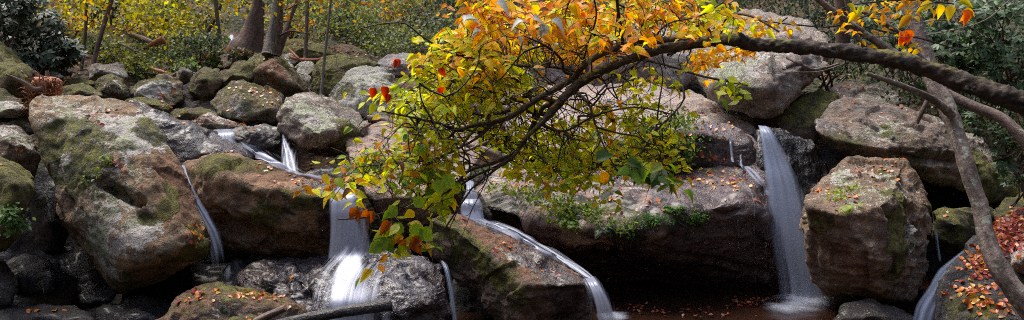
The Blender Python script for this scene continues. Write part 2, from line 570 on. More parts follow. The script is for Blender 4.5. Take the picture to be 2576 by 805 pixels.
# --- boulder under the first fall
B_ = rock('brown mossy boulder that the central waterfall drops from', 9.0, [
    (468, 414, .35), (504, 386, .6), (560, 378, .65), (604, 386, .6), (660, 408, .65), (714, 438, .75), (760, 458, .85), (838, 468, .8), (912, 476, .6),
    (914, 490, -.2), (822, 492, -.45), (759, 478, -.2), (478, 470, .1), (518, 565, .25), (565, 622, .15), (640, 642, .15), (815, 648, .1), (905, 645, .25),
    (560, 430, -.2), (650, 455, -.42), (760, 500, -.5), (580, 520, -.25), (740, 590, -.35)],
    base=(.21, .15, .105), moss=(.03, .14), rust=(.2, .1), lich=(-.1, .0), sub=6, p=26,
    paint=[('m', 560, 400, 80, .35), ('m', 780, 500, 45, .55), ('m', 660, 560, 60, .3), ('w', 850, 560, 70, .9), ('w', 860, 480, 60, .9), ('w', 800, 470, 60, .7),
           ('m', 850, 480, 80, -.6), ('r', 700, 440, 80, .4), ('m', 650, 540, 35, .4), ('w', 620, 620, 120, .5)],
    dents=[(560, 560, 760, 620, 50, .12), (600, 400, 640, 450, 20, .03)])

# --- dark slab running down behind the big boulder
C_ = rock('long dark wet slab sloping down behind the lichen boulder', 10.1, [
    (318, 252, .4), (345, 250, .5), (400, 275, .5), (480, 312, .5), (560, 346, .5), (632, 380, .4), (640, 400, .2), (600, 400, -.2), (500, 388, -.3),
    (460, 432, -.3), (400, 380, -.2), (340, 300, 0), (420, 300, 0), (520, 355, 0), (480, 470, -.1), (620, 470, .1)],
    base=PURP, wet=(.65, 0), moss=(.05, 0), lich=(-.1, .15), sub=6, rough=.8,
    paint=[('w', 345, 255, 50, -.6), ('l', 350, 258, 40, .4)])

# --- wet rock catching the main fall
E_ = rock('broad bluish wet boulder that the central waterfall lands on', 8.1, [
    (596, 690, .5), (640, 656, .6), (700, 645, .65), (820, 640, .7), (950, 632, .7), (1035, 627, .6), (1085, 640, .5), (1112, 662, .35), (1122, 700, .2),
    (1135, 810, .0), (1135, 860, -.1), (760, 860, -.3), (640, 860, 0), (600, 740, .3), (660, 700, .15), (760, 690, -.0), (850, 700, -.05), (960, 660, .15), (1050, 665, .1),
    (1070, 760, -.25), (950, 800, -.4), (800, 790, -.35)],
    base=(.10, .09, .115), wet=(.95, 0), rust=(.05, 0), moss=(-.1, .0), sub=7, p=22, rough=1.1,
    paint=[('r', 640, 670, 60, .6), ('r', 690, 690, 45, .5), ('r', 1090, 690, 60, .35), ('r', 1080, 780, 60, .5), ('m', 1100, 760, 40, .45)],
    dents=[(760, 660, 770, 760, 30, .08), (700, 650, 710, 720, 25, .05), (1030, 660, 1050, 800, 22, .06), (900, 650, 930, 800, 30, .05)])

# --- bottom left of centre
F_ = rock('low rock with orange leaves beside the wet log', 7.5, [
    (385, 820, .1), (440, 752, .3), (500, 716, .45), (540, 706, .5), (605, 715, .55), (700, 731, .5), (755, 748, .35), (778, 768, .2), (785, 820, .1),
    (480, 752, 0), (560, 740, .0), (610, 755, .0), (740, 762, .05), (600, 860, -.2), (400, 860, -.1), (770, 860, 0), (500, 780, -.15)],
    base=(.10, .08, .07), wet=(.3, 0), rust=(.1, .55), moss=(.05, .3), sub=6, p=26,
    paint=[('m', 620, 735, 60, .4), ('r', 700, 745, 80, .5), ('l', 560, 760, 50, .2)])
F2_ = rock('small mossy rock at the bottom edge by a broken log', 7.1, [
    (556, 806, .1), (590, 796, .2), (640, 797, .2), (690, 812, .1), (640, 806, -.1), (580, 840, -.1), (690, 850, 0), (560, 850, 0)],
    base=BROWN, moss=(.4, .5), sub=5, back=.3)

# --- diagonal mossy boulder
G_ = rock('diagonal boulder with mossy flank and a thin sheet of water on top', 8.5, [
    (1066, 550, .2), (1095, 537, .4), (1125, 531, .55), (1190, 543, .65), (1260, 570, .65), (1345, 618, .5), (1440, 676, .12), (1496, 703, -.15),
    (1480, 716, -.4), (1400, 722, -.52), (1325, 728, -.6), (1288, 700, -.5), (1234, 652, -.35), (1180, 603, -.2), (1120, 563, 0), (1486, 830, -.1),
    (1320, 850, -.45), (1250, 806, -.1), (1149, 710, .1), (1076, 612, .2)],
    base=(.12, .09, .075), moss=(.02, -.2), wet=(.15, .1), rust=(-.1, .65), lich=(.0, 0), sub=7, p=34,
    paint=[('m', 1110, 556, 40, .9), ('m', 1160, 592, 44, .9), ('m', 1210, 640, 44, .85), ('m', 1262, 686, 44, .8), ('m', 1300, 730, 40, .6), ('m', 1130, 610, 55, .35), ('m', 1200, 690, 60, .3),
           ('r', 1230, 600, 70, .8), ('r', 1330, 660, 70, .75), ('r', 1160, 555, 40, .7), ('l', 1290, 660, 32, .55), ('l', 1370, 690, 50, .35), ('l', 1250, 625, 30, .45),
           ('w', 1400, 690, 70, .4), ('w', 1350, 640, 60, .6), ('w', 1220, 560, 60, .7), ('w', 1440, 770, 60, .4)],
    dents=[(1330, 735, 1480, 722, 14, .04)])

# --- pale rock behind the leaves
H1_ = rock('pale pinkish rock behind the low green leaves, right of the main fall', 9.9, [
    (872, 347, .9), (940, 316, 1.4), (1000, 300, 1.8), (1090, 288, 2.2), (1180, 315, 2.0), (1215, 380, 1.1), (1175, 450, .4), (1130, 475, .1), (1085, 500, -.1),
    (900, 440, .1), (912, 480, -.05), (935, 512, -.2), (1020, 505, -.3), (950, 552, .1), (1010, 600, .3), (1080, 600, .3), (880, 390, .5)],
    base=(.33, .265, .24), lich=(.12, .1), rust=(.05, 0), moss=(-.1, 0), sub=6, rough=.6, p=30,
    paint=[('m', 880, 360, 30, .5), ('m', 1060, 560, 80, .3), ('r', 990, 550, 90, .4), ('w', 1000, 590, 80, .5), ('w', 1130, 480, 40, .6)])

# --- enormous undercut block
H2_ = rock('enormous undercut block with a leafy shelf above a black hollow', 10.1, [
    (1184, 452, .3), (1200, 420, .8), (1300, 390, 1.6), (1450, 385, 2.2), (1640, 380, 2.0), (1790, 385, 1.3), (1900, 370, .9), (1935, 400, .5), (1948, 480, .1),
    (1188, 492, -.1), (1290, 525, -.4), (1400, 548, -.65), (1520, 566, -.8), (1640, 560, -.85), (1740, 515, -.75), (1850, 500, -.6), (1930, 520, -.35),
    (1210, 540, .1), (1300, 566, .0), (1420, 585, -.3), (1560, 608, -.5), (1660, 615, -.6), (1760, 600, -.5), (1945, 620, -.2), (1955, 750, .1), (1700, 765, .9), (1450, 765, 1.3), (1280, 640, 1.0)],
    base=(.25, .20, .185), lich=(.0, .25), moss=(-.05, .0), wet=(.0, 0), rust=(.12, .05), sub=7, p=40, back=1.0, cham=3,
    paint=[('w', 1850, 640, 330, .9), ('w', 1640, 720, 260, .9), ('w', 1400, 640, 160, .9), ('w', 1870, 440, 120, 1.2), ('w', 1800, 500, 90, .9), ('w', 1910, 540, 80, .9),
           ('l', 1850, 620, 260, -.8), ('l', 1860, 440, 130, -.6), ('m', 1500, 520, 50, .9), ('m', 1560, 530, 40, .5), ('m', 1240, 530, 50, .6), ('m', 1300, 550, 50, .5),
           ('m', 1600, 575, 60, .5), ('m', 1740, 560, 60, .4), ('l', 1620, 530, 40, .4), ('w', 1250, 540, 70, .6), ('r', 1500, 560, 60, .3)],
    dents=[(1230, 560, 1560, 640, 26, .15), (1780, 470, 1930, 475, 14, .05), (1285, 440, 1300, 520, 14, .09), (1640, 620, 1930, 690, 20, .06)])
H3_ = rock('pale upper slab behind the yellow-green leaves, above the leafy shelf', 11.6, [
    (1270, 330, 1.0), (1330, 265, 2.2), (1420, 214, 3.6), (1560, 196, 4.4), (1700, 216, 4.2), (1785, 256, 3.0), (1850, 292, 1.6), (1905, 335, .3), (1925, 380, -.3),
    (1300, 400, -.1), (1450, 400, -.6), (1640, 345, -.75), (1795, 345, -.75), (1860, 360, -.7), (1640, 420, -.7), (1800, 430, -.8), (1900, 450, -.7)],
    base=(.31, .265, .26), lich=(.1, .1), sub=6, rough=.8, p=36,
    paint=[('w', 1860, 330, 110, 1.3), ('w', 1900, 400, 90, 1.3), ('w', 1800, 340, 60, .9), ('m', 1750, 390, 70, .5), ('l', 1840, 380, 120, -.7), ('w', 1780, 420, 80, .6)],
    dents=[(1640, 350, 1790, 350, 10, .06)])

# --- angular tall boulder top right
I_ = rock('tall angular grey boulder wedged above the right waterfall', 12.4, [
    (1758, 120, .4), (1800, 60, 1.6), (1870, 30, 2.4), (1935, 24, 2.6), (2010, 50, 2.2), (2078, 98, 1.2), (2092, 140, .6), (2078, 178, .1), (2012, 242, -.3), (1934, 304, -.5),
    (1888, 300, -.5), (1815, 272, -.3), (1756, 222, 0), (1800, 170, -.2), (1900, 175, -.5), (1990, 160, -.4), (1840, 225, -.7), (1930, 230, -.8)],
    base=(.235, .21, .2), lich=(.12, .1), moss=(.05, -.1), rust=(.05, 0), sub=6, p=40, strata=.03,
    paint=[('l', 1850, 150, 90, .3), ('m', 2020, 210, 50, .3), ('m', 1840, 250, 60, .25), ('r', 1960, 250, 70, .3)],
    dents=[(1856, 235, 1860, 300, 8, .08), (1950, 180, 2060, 150, 12, .05)])

# --- whale-back right
J_ = rock('long whale-backed boulder arching across the right side', 10.9, [
    (2046, 306, .0), (2070, 284, .3), (2108, 250, .7), (2182, 243, .9), (2282, 272, .8), (2357, 296, .7), (2410, 322, .6), (2475, 354, .5), (2524, 404, .3), (2572, 470, .1),
    (2560, 500, .0), (2497, 517, -.1), (2452, 455, -.2), (2405, 402, -.3), (2232, 370, -.4), (2110, 352, -.3), (2060, 330, -.2), (2180, 290, .1), (2330, 330, -.1), (2430, 380, -.2), (2260, 400, .2), (2140, 380, .2)],
    base=(.16, .135, .12), lich=(.1, .12), moss=(.0, .05), rust=(.05, 0), sub=7, p=22,
    paint=[('m', 2120, 345, 60, .4), ('m', 2460, 400, 50, .5), ('m', 2540, 470, 60, .8), ('m', 2480, 480, 60, .7), ('w', 2060, 310, 50, .5), ('m', 2300, 390, 60, .35)],
    dents=[(2250, 392, 2400, 402, 24, .14), (2420, 350, 2460, 440, 14, .05), (2130, 300, 2150, 350, 14, .04)])
rock('small speckled boulder sitting behind the whale-backed boulder', 12.8, [
    (2085, 232, .2), (2100, 212, .4), (2150, 204, .5), (2210, 212, .5), (2258, 238, .3), (2272, 264, .1), (2200, 280, -.2), (2090, 270, 0)],
    base=GREY, lich=(.3, .1), rust=(.0, .25), moss=(.1, 0), sub=5, group=GB)

# --- big block right of the right waterfall
K_ = rock('big block boulder with scattered leaves and a small fern, right foreground', 8.6, [
    (2122, 396, .9), (2180, 390, 1.0), (2288, 394, .9), (2308, 430, .7), (2335, 475, .55), (2350, 522, .35), (2348, 600, .2), (2332, 700, .15), (2297, 758, .05),
    (2240, 766, -.05), (2160, 742, -.1), (2080, 735, .05), (2034, 704, .1), (2024, 640, .1), (2026, 562, .05), (2013, 540, .1), (2012, 492, .2), (2060, 458, .45), (2098, 424, .7),
    (2030, 520, -.25), (2110, 540, -.45), (2190, 520, -.4), (2240, 500, -.25), (2060, 580, -.25), (2200, 640, -.5), (2290, 620, -.2), (2190, 730, -.4)],
    base=(.17, .13, .10), moss=(.0, -.02), lich=(.0, .14), rust=(.12, .0), sub=7, p=38, cham=4, strata=.022,
    paint=[('m', 2262, 500, 42, 1.0), ('m', 2258, 560, 40, .95), ('m', 2265, 620, 38, .9), ('m', 2250, 680, 30, .7), ('m', 2225, 430, 24, .8), ('m', 2070, 560, 34, .5), ('l', 2150, 430, 80, .2),
           ('l', 2300, 590, 50, .35), ('m', 2340, 520, 20, .5), ('r', 2100, 620, 100, .35), ('r', 2160, 700, 80, .3)],
    dents=[(2290, 520, 2320, 600, 26, .08), (2040, 590, 2050, 680, 24, .05), (2180, 640, 2180, 720, 12, .04), (2240, 470, 2290, 540, 14, .04)])
rock('round dark rock under the big block boulder', 8.1, [
    (2088, 806, .1), (2132, 764, .2), (2192, 751, .25), (2252, 766, .2), (2316, 806, .1), (2200, 790, -.2), (2130, 870, 0), (2290, 870, 0)],
    base=DARK, wet=(.4, 0), rust=(.3, 0), sub=5, p=12, group=GD)
rock('dark mossy stone between the block boulder and the leaning trunk', 9.6, [
    (2352, 532, .1), (2375, 520, .3), (2440, 518, .3), (2458, 545, .2), (2468, 590, .1), (2430, 632, 0), (2390, 640, .1), (2356, 590, .1), (2410, 560, -.2)],
    base=DARK, wet=(.3, 0), moss=(.35, .2), sub=5, p=16, group=GD)
rock('dark humped stone right behind the leaning trunk', 9.9, [
    (2440, 520, .1), (2480, 512, .2), (2512, 530, .2), (2516, 560, .1), (2480, 590, 0), (2445, 570, 0), (2480, 540, -.1)],
    base=DARK, moss=(.3, .2), wet=(.3, 0), sub=4, p=14, group=GD)
N_ = rock('sloping dark rock ledge strewn with red leaves, bottom right corner', 8.2, [
    (2600, 520, 1.2), (2540, 545, 1.1), (2490, 575, .8), (2440, 625, .4), (2400, 680, .2), (2372, 740, 0), (2350, 830, -.2), (2400, 870, -.3), (2640, 870, -.6), (2660, 560, .8),
    (2600, 700, .0), (2500, 760, -.25), (2450, 700, .1)],
    base=(.035, .032, .034), wet=(.4, 0), moss=(.0, .1), sub=6, p=26, back=.6,
    paint=[('m', 2450, 780, 60, .5), ('l', 2530, 740, 50, .3)], dents=[(2390, 700, 2520, 680, 10, .05)])
rock('pinkish speckled stone at the right edge beside the leaf pile', 8.0, [
    (2544, 640, .3), (2570, 610, .4), (2640, 590, .4), (2660, 700, .1), (2560, 690, .1), (2545, 668, .1), (2590, 650, -.1)],
    base=(.25, .2, .18), lich=(.2, .1), sub=5, back=.3, group=GB)
rock('dark ledge under the leaf pile at the right edge', 9.6, [
    (2500, 545, .3), (2530, 500, .5), (2600, 470, .8), (2680, 480, .8), (2680, 600, 0), (2520, 620, 0), (2560, 560, 0)],
    base=DARK, moss=(.2, .2), wet=(.2, 0), sub=5, group=GD)

# --- dark rock behind the right fall and in the hollow beyond
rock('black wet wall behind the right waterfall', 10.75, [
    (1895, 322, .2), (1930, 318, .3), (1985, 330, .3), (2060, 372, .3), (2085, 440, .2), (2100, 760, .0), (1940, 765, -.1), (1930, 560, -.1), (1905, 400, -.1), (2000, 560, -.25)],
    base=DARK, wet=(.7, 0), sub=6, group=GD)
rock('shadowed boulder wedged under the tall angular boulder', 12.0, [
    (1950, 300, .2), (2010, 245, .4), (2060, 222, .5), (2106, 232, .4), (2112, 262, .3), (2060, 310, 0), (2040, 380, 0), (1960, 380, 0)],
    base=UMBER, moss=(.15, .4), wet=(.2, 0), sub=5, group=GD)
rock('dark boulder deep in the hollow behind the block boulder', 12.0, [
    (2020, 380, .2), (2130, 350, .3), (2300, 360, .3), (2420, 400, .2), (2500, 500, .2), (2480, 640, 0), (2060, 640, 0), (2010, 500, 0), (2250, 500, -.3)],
    base=DARK, wet=(.4, 0), sub=5, group=GD)  # added; dark base colour stands in for the shade of the void
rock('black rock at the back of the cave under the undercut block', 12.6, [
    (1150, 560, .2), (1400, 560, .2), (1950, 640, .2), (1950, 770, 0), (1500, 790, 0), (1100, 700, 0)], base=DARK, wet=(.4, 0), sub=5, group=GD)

# --- stones round the small middle cascade
rock('little mossy stone left of the middle cascade', 9.25, [
    (1118, 470, .2), (1140, 452, .3), (1162, 462, .3), (1172, 480, .2), (1160, 500, 0), (1125, 498, 0), (1145, 475, -.1)],
    base=UMBER, moss=(.35, .3), sub=4, p=14, back=.2, group=GD)
rock('stepped wet stone under the middle cascade', 9.45, [
    (1148, 506, .2), (1160, 484, .3), (1205, 482, .3), (1222, 510, .25), (1240, 560, .1), (1140, 560, 0), (1180, 515, -.15), (1215, 530, -.1)],
    base=UMBER, wet=(.8, 0), sub=5, back=.2, group=GD)
rock('round dark stone at the pool edge above the central waterfall', 9.9, [
    (836, 440, .1), (850, 420, .2), (880, 412, .2), (905, 425, .2), (912, 460, 0), (880, 480, -.1), (842, 470, 0), (870, 440, -.15)],
    base=UMBER, wet=(.4, 0), moss=(.1, .2), sub=4, p=12, back=.2, group=GD)
rock('flat purple stone beside the upper pool', 10.1, [
    (770, 440, .1), (800, 420, .2), (835, 415, .2), (850, 440, .1), (830, 460, 0), (780, 462, 0)],
    base=PURP, wet=(.6, 0), sub=4, back=.2, group=GD)

# --- boulder heap, left and middle distance
LR = [
    ('mossy slab at the far left edge, topmost', 11.5, [(-40, 100, .4), (0, 107, .4), (30, 132, .4), (62, 165, .3), (75, 200, 0), (-40, 210, 0), (20, 170, -.3)], dict(base=UMBER, moss=(.25, .3), lich=(.15, .1))),
    ('green boulder at the left edge with a red stump against it', 10.7, [(-40, 150, .4), (30, 155, .4), (66, 163, .4), (75, 190, .2), (85, 250, 0), (78, 290, 0), (-40, 300, 0), (30, 190, -.3)], dict(base=UMBER, moss=(.35, .25))),
    ('mossy rounded stone at the left edge, below the green boulder', 10.0, [(-40, 218, .4), (10, 224, .4), (45, 245, .3), (66, 276, .1), (40, 290, 0), (-40, 285, -.1)], dict(base=UMBER, moss=(.3, .1), lich=(.1, .1))),
    ('pale streaked stone at the left edge', 9.6, [(-40, 250, .3), (30, 256, .3), (76, 282, .1), (50, 300, 0), (-40, 300, -.1), (20, 275, -.2)], dict(base=GREY, lich=(.4, .1))),
    ('olive slab wedged against the lichen boulder', 9.5, [(-40, 292, .4), (40, 286, .4), (84, 282, .3), (90, 330, .1), (-40, 345, 0), (20, 310, -.1)], dict(base=UMBER, moss=(.25, .1), lich=(.15, 0))),
    ('white-topped rock at the left edge beside the lichen boulder', 8.9, [(-40, 325, .4), (35, 312, .4), (62, 322, .4), (85, 360, .2), (104, 400, .1), (90, 450, 0), (-40, 440, -.1), (30, 360, -.3), (20, 400, -.3)], dict(base=UMBER, lich=(-.05, .55), moss=(.25, -.2), sub=6)),
    ('shaggy moss-covered rock at the left edge above a leafy plant', 7.9, [(-60, 392, .3), (10, 394, .3), (55, 416, .3), (84, 444, .2), (86, 475, .1), (60, 555, .0), (10, 640, .0), (-60, 660, 0), (30, 450, -.3), (30, 520, -.3)], dict(base=UMBER, moss=(.5, .2), rust=(.5, 0), sub=6, p=12)),
    ('flat pale-edged stone near the red stump', 12.3, [(64, 170, .3), (90, 165, .4), (140, 182, .3), (158, 196, .1), (100, 205, -.1), (70, 198, -.1)], dict(base=UMBER, moss=(.2, 0), lich=(.0, .4))),
    ('dark overhanging rock beneath the rhododendron', 13.8, [(50, 135, .4), (120, 132, .5), (160, 160, .3), (178, 190, 0), (60, 190, 0), (100, 160, -.2)], dict(base=DARK, moss=(.1, .1))),
    ('mossy flat-topped stone right of the red stump', 11.3, [(150, 218, .3), (190, 208, .4), (224, 208, .4), (258, 238, .1), (250, 262, 0), (155, 262, 0), (200, 222, -.1)], dict(base=UMBER, moss=(.3, .25), lich=(.15, .1))),
    ('thin dark slab above the mossy flat-topped stone', 12.6, [(140, 202, .2), (200, 195, .3), (235, 204, .2), (235, 214, 0), (160, 215, 0)], dict(base=UMBER, moss=(.25, .2))),
    ('lichen-spotted rock between two young trees, left background', 13.8, [(220, 172, .3), (238, 160, .4), (290, 155, .5), (308, 163, .5), (320, 196, .1), (290, 215, 0), (222, 205, 0), (245, 172, -.2)], dict(base=GREY, lich=(.32, 0), rust=(.3, 0))),
    ('half green, half white stone, left of the white-patched boulder', 12.0, [(234, 205, .3), (256, 190, .4), (278, 184, .5), (304, 196, .4), (320, 214, .2), (325, 248, 0), (295, 262, -.1), (240, 240, 0), (285, 210, -.3)], dict(base=UMBER, moss=(.25, .15), paint=[('l', 295, 215, 28, .7)])),
    ('dark boulder with one large white lichen patch', 12.1, [(320, 226, .3), (345, 205, .5), (400, 187, .6), (430, 184, .6), (458, 206, .4), (462, 250, .2), (440, 270, 0), (395, 262, -.2), (335, 250, -.1), (390, 200, 0), (345, 225, -.2)], dict(base=UMBER, moss=(.12, .2), sub=6, paint=[('l', 385, 222, 32, .95), ('l', 405, 215, 26, .9), ('l', 360, 228, 22, .8), ('l', 420, 205, 14, .6)])),
    ('low mossy stone under the white-patched boulder', 11.2, [(316, 250, .3), (350, 243, .4), (395, 246, .4), (434, 270, .1), (420, 284, 0), (350, 275, -.1), (380, 256, -.1)], dict(base=UMBER, moss=(.4, .3))),
    ('grey stone tucked between the white-patched and green boulders', 13.2, [(430, 183, .3), (462, 161, .4), (485, 166, .4), (498, 178, .3), (485, 212, 0), (450, 214, 0), (465, 180, -.2)], dict(base=GREY, lich=(.2, .1), moss=(.2, .1))),
    ('rounded green boulder beside the trunks, lichen on its face', 12.6, [(480, 220, .2), (490, 182, .4), (518, 168, .5), (556, 168, .5), (560, 200, .2), (540, 245, 0), (520, 262, 0), (484, 235, 0), (515, 195, -.2)], dict(base=UMBER, moss=(.32, .15), lich=(.18, 0))),
    ('mossy boulder leaning on the rust-streaked one', 13.0, [(535, 210, .2), (552, 184, .4), (600, 158, .6), (640, 150, .6), (640, 200, .2), (600, 225, 0), (545, 235, 0), (580, 190, -.2)], dict(base=UMBER, moss=(.35, .1), lich=(.12, 0))),
    ('big olive boulder with a rust-red stain at the foot of the trunks', 13.4, [(600, 195, .3), (618, 158, .6), (644, 132, .9), (680, 129, 1.0), (716, 146, .8), (745, 180, .5), (768, 212, .3), (778, 236, .1), (700, 262, -.1), (640, 235, -.1), (612, 215, 0), (694, 146, -.1), (660, 170, -.3), (740, 215, -.3)], dict(base=(.12, .095, .07), moss=(.18, .3), rust=(.15, 0), sub=6, paint=[('r', 690, 170, 40, .8), ('m', 690, 170, 40, -.4), ('l', 640, 140, 25, .5)])),
    ('orange-leaf-covered lichen boulder in the middle of the heap', 11.9, [(530, 252, .3), (548, 226, .5), (585, 202, .7), (612, 199, .8), (660, 210, .8), (722, 242, .5), (716, 290, .1), (690, 308, -.1), (600, 302, -.3), (545, 288, -.2), (532, 270, 0), (600, 240, -.1), (690, 275, -.3)], dict(base=(.15, .13, .11), lich=(.34, -.3), moss=(.05, .35), rust=(0, .3), sub=6)),
    ('low brown mossy stone above the little falls', 11.2, [(408, 282, .3), (438, 270, .4), (500, 268, .4), (550, 286, .2), (540, 312, 0), (450, 322, -.1), (420, 308, -.1), (470, 280, -.1)], dict(base=UMBER, moss=(.35, .1))),
    ('red-leafed stone at the head of the little falls', 10.9, [(480, 302, .2), (494, 284, .3), (530, 282, .3), (574, 305, .3), (602, 316, .2), (545, 335, -.1), (486, 332, -.1), (510, 295, -.1)], dict(base=(.15, .11, .09), lich=(.1, .3), moss=(.2, 0), rust=(.2, .1))),
    ('mossy brown ledge under red leaves, above the dark block', 11.5, [(548, 290, .3), (580, 287, .4), (624, 308, .2), (600, 325, 0), (560, 315, 0)], dict(base=UMBER, rust=(.3, .2), moss=(.2, .1))),
    ('dark wet block between the two little falls', 10.7, [(560, 326, .3), (600, 314, .4), (660, 311, .4), (706, 316, .3), (719, 340, .1), (700, 368, -.1), (650, 378, -.2), (600, 366, -.2), (570, 350, -.1), (640, 330, -.2)], dict(base=(.07, .065, .06), wet=(.55, 0), moss=(.1, .1), sub=6)),
    ('large grey lichen boulder with a mossy brown foot, centre left', 10.7, [(702, 300, .2), (710, 268, .4), (722, 246, .6), (758, 231, .8), (800, 234, .9), (850, 250, .8), (905, 282, .6), (928, 315, .3), (915, 345, .1), (882, 392, 0), (830, 402, .1), (780, 392, -.1), (744, 352, -.2), (716, 328, 0), (770, 265, .1), (800, 340, -.4), (720, 280, 0), (860, 320, -.1)], dict(base=(.2, .165, .145), lich=(.05, .35), rust=(.15, 0), sub=6, p=36, paint=[('r', 880, 330, 45, .6), ('m', 880, 330, 45, .5), ('m', 850, 390, 50, .4), ('w', 800, 395, 60, .7)])),
    ('tall mossy green slab boulder beside a slender sapling', 13.6, [(780, 235, .2), (784, 190, .4), (790, 168, .5), (812, 144, .8), (850, 134, .9), (905, 145, .9), (952, 162, .8), (910, 200, .2), (860, 250, -.1), (800, 250, -.1), (800, 180, 0), (880, 165, .2)], dict(base=(.10, .085, .06), moss=(.42, .1), sub=6, p=40)),
    ('white lichen boulder behind the red leaves, centre left', 12.3, [(828, 250, .2), (855, 205, .5), (884, 180, .8), (924, 164, 1.0), (960, 168, 1.0), (990, 190, .8), (1016, 235, .4), (1024, 300, .0), (960, 318, -.2), (900, 300, -.2), (850, 280, -.1), (900, 210, .0), (950, 220, -.1)], dict(base=(.24, .22, .2), lich=(.45, .1), moss=(-.05, .1), sub=6, paint=[('m', 860, 225, 40, .4), ('m', 985, 200, 25, .5)])),
    ('grey boulder behind the crimson leaf, upper centre', 14.6, [(945, 158, .3), (985, 131, .7), (1035, 135, .8), (1058, 148, .6), (1095, 172, .2), (1060, 200, 0), (985, 190, 0), (1000, 155, 0)], dict(base=(.2, .19, .2), lich=(.1, .1))),
    ('dark mossy boulder among the trunks, upper left of centre', 17.5, [(700, 120, .3), (735, 98, .8), (780, 97, .9), (818, 110, .8), (846, 138, .3), (800, 165, 0), (720, 155, 0), (760, 115, -.1)], dict(base=UMBER, moss=(.35, .2))),
    ('small grey stone below the dark mossy boulder', 15.6, [(740, 168, .2), (758, 152, .3), (788, 155, .3), (796, 178, .1), (770, 190, 0), (742, 184, 0)], dict(base=GREY, lich=(.2, .1))),
    ('pale mossy stone tucked behind the rust-stained boulder', 15.0, [(690, 135, .2), (705, 122, .3), (728, 145, .3), (742, 175, .1), (720, 190, 0), (690, 165, 0)], dict(base=GREY, lich=(.35, .1), moss=(.2, 0))),
    ('flat grey stone in the gap left of the tall mossy slab', 14.4, [(740, 190, .2), (770, 185, .3), (790, 200, .2), (790, 250, 0), (750, 245, 0)], dict(base=GREY, lich=(.1, .1))),
    ('small pale stone behind the trunks', 16.8, [(715, 138, .2), (735, 132, .2), (758, 150, .1), (740, 165, 0), (715, 160, 0)], dict(base=GREY, lich=(.3, .1))),
    ('grey far boulder beside the distant cascade, upper left', 26, [(495, 60, .3), (520, 45, .8), (560, 50, .8), (580, 85, .5), (540, 105, 0), (500, 92, 0)], dict(base=(.3, .27, .26), lich=(.1, .1), sub=4)),
    ('pale far slab above the thick trunk roots', 24, [(530, 88, .3), (560, 72, .8), (620, 78, .8), (650, 110, .3), (600, 125, 0), (535, 118, 0)], dict(base=(.36, .31, .29), lich=(.1, .1), sub=4)),
    ('large far rock face behind the thin trunks', 30, [(540, 40, .3), (560, 20, .8), (640, 10, .8), (680, 50, .3), (640, 80, 0), (560, 70, 0)], dict(base=(.3, .27, .26), sub=4)),
    ('squat mossy rock half way up the slope behind the rounded green boulder', 15.4, [(520, 150, .3), (545, 138, .5), (575, 142, .5), (590, 162, .2), (560, 176, 0), (522, 172, 0)], dict(base=UMBER, moss=(.25, .1), lich=(.1, 0), sub=4)),
    ('low dark rock on the slope above the white-patched boulder', 15.0, [(365, 168, .3), (390, 156, .5), (425, 160, .5), (436, 178, .2), (400, 190, 0), (368, 186, 0)], dict(base=UMBER, moss=(.2, .1), sub=4)),
    ('small rock in the undergrowth between the young trees', 16.0, [(265, 150, .3), (285, 138, .5), (312, 142, .4), (320, 156, .2), (290, 166, 0)], dict(base=GREY, moss=(.2, .1), lich=(.1, 0), sub=4)),
    ('grey rock half buried in undergrowth on the slope', 17, [(430, 150, .3), (452, 135, .5), (480, 140, .5), (490, 160, .2), (460, 175, 0), (432, 168, 0)], dict(base=GREY, lich=(.2, 0), moss=(.2, .1), sub=4)),
    ('ledge of purplish rock on the slope by the rotting log', 18, [(320, 130, .3), (360, 118, .5), (400, 125, .5), (410, 150, .2), (330, 152, 0)], dict(base=PURP, moss=(.2, .1), sub=4)),
    ('grey slab partly hidden by the arching tree leaves, upper centre', 15, [(1090, 175, .3), (1140, 150, .8), (1240, 150, 1.0), (1330, 185, .6), (1340, 240, 0), (1100, 240, 0), (1200, 190, 0)], dict(base=(.2, .19, .2), lich=(.1, .1))),
    ('dark recessed rock behind the leaves, centre', 13.2, [(1030, 215, .3), (1120, 200, .8), (1260, 205, 1.0), (1330, 250, .6), (1300, 340, 0), (1060, 320, 0), (1180, 260, 0)], dict(base=UMBER, lich=(.1, .1), moss=(.1, 0))),
    ('grey boulder behind orange leaves at the top centre', 15, [(1340, 120, .3), (1420, 60, 1.0), (1600, 40, 1.2), (1760, 70, 1.0), (1800, 150, .4), (1700, 240, 0), (1400, 240, 0), (1560, 130, -.2)], dict(base=(.23, .21, .22), lich=(.2, .1))),
    ('dark stone filling the gap under the rounded green boulder', 12.7, [(455, 215, .2), (480, 205, .3), (500, 235, .2), (540, 270, .1), (500, 285, 0), (455, 262, 0)], dict(base=DARK)),
    ('dark stone wedged behind the low brown mossy stone', 12.3, [(400, 262, .2), (450, 250, .3), (540, 258, .2), (560, 290, 0), (420, 290, 0)], dict(base=DARK, moss=(.1, .1))),
]
for lab, d, pts, kw in LR:
    rock(lab, d, pts, group=GB, **kw)

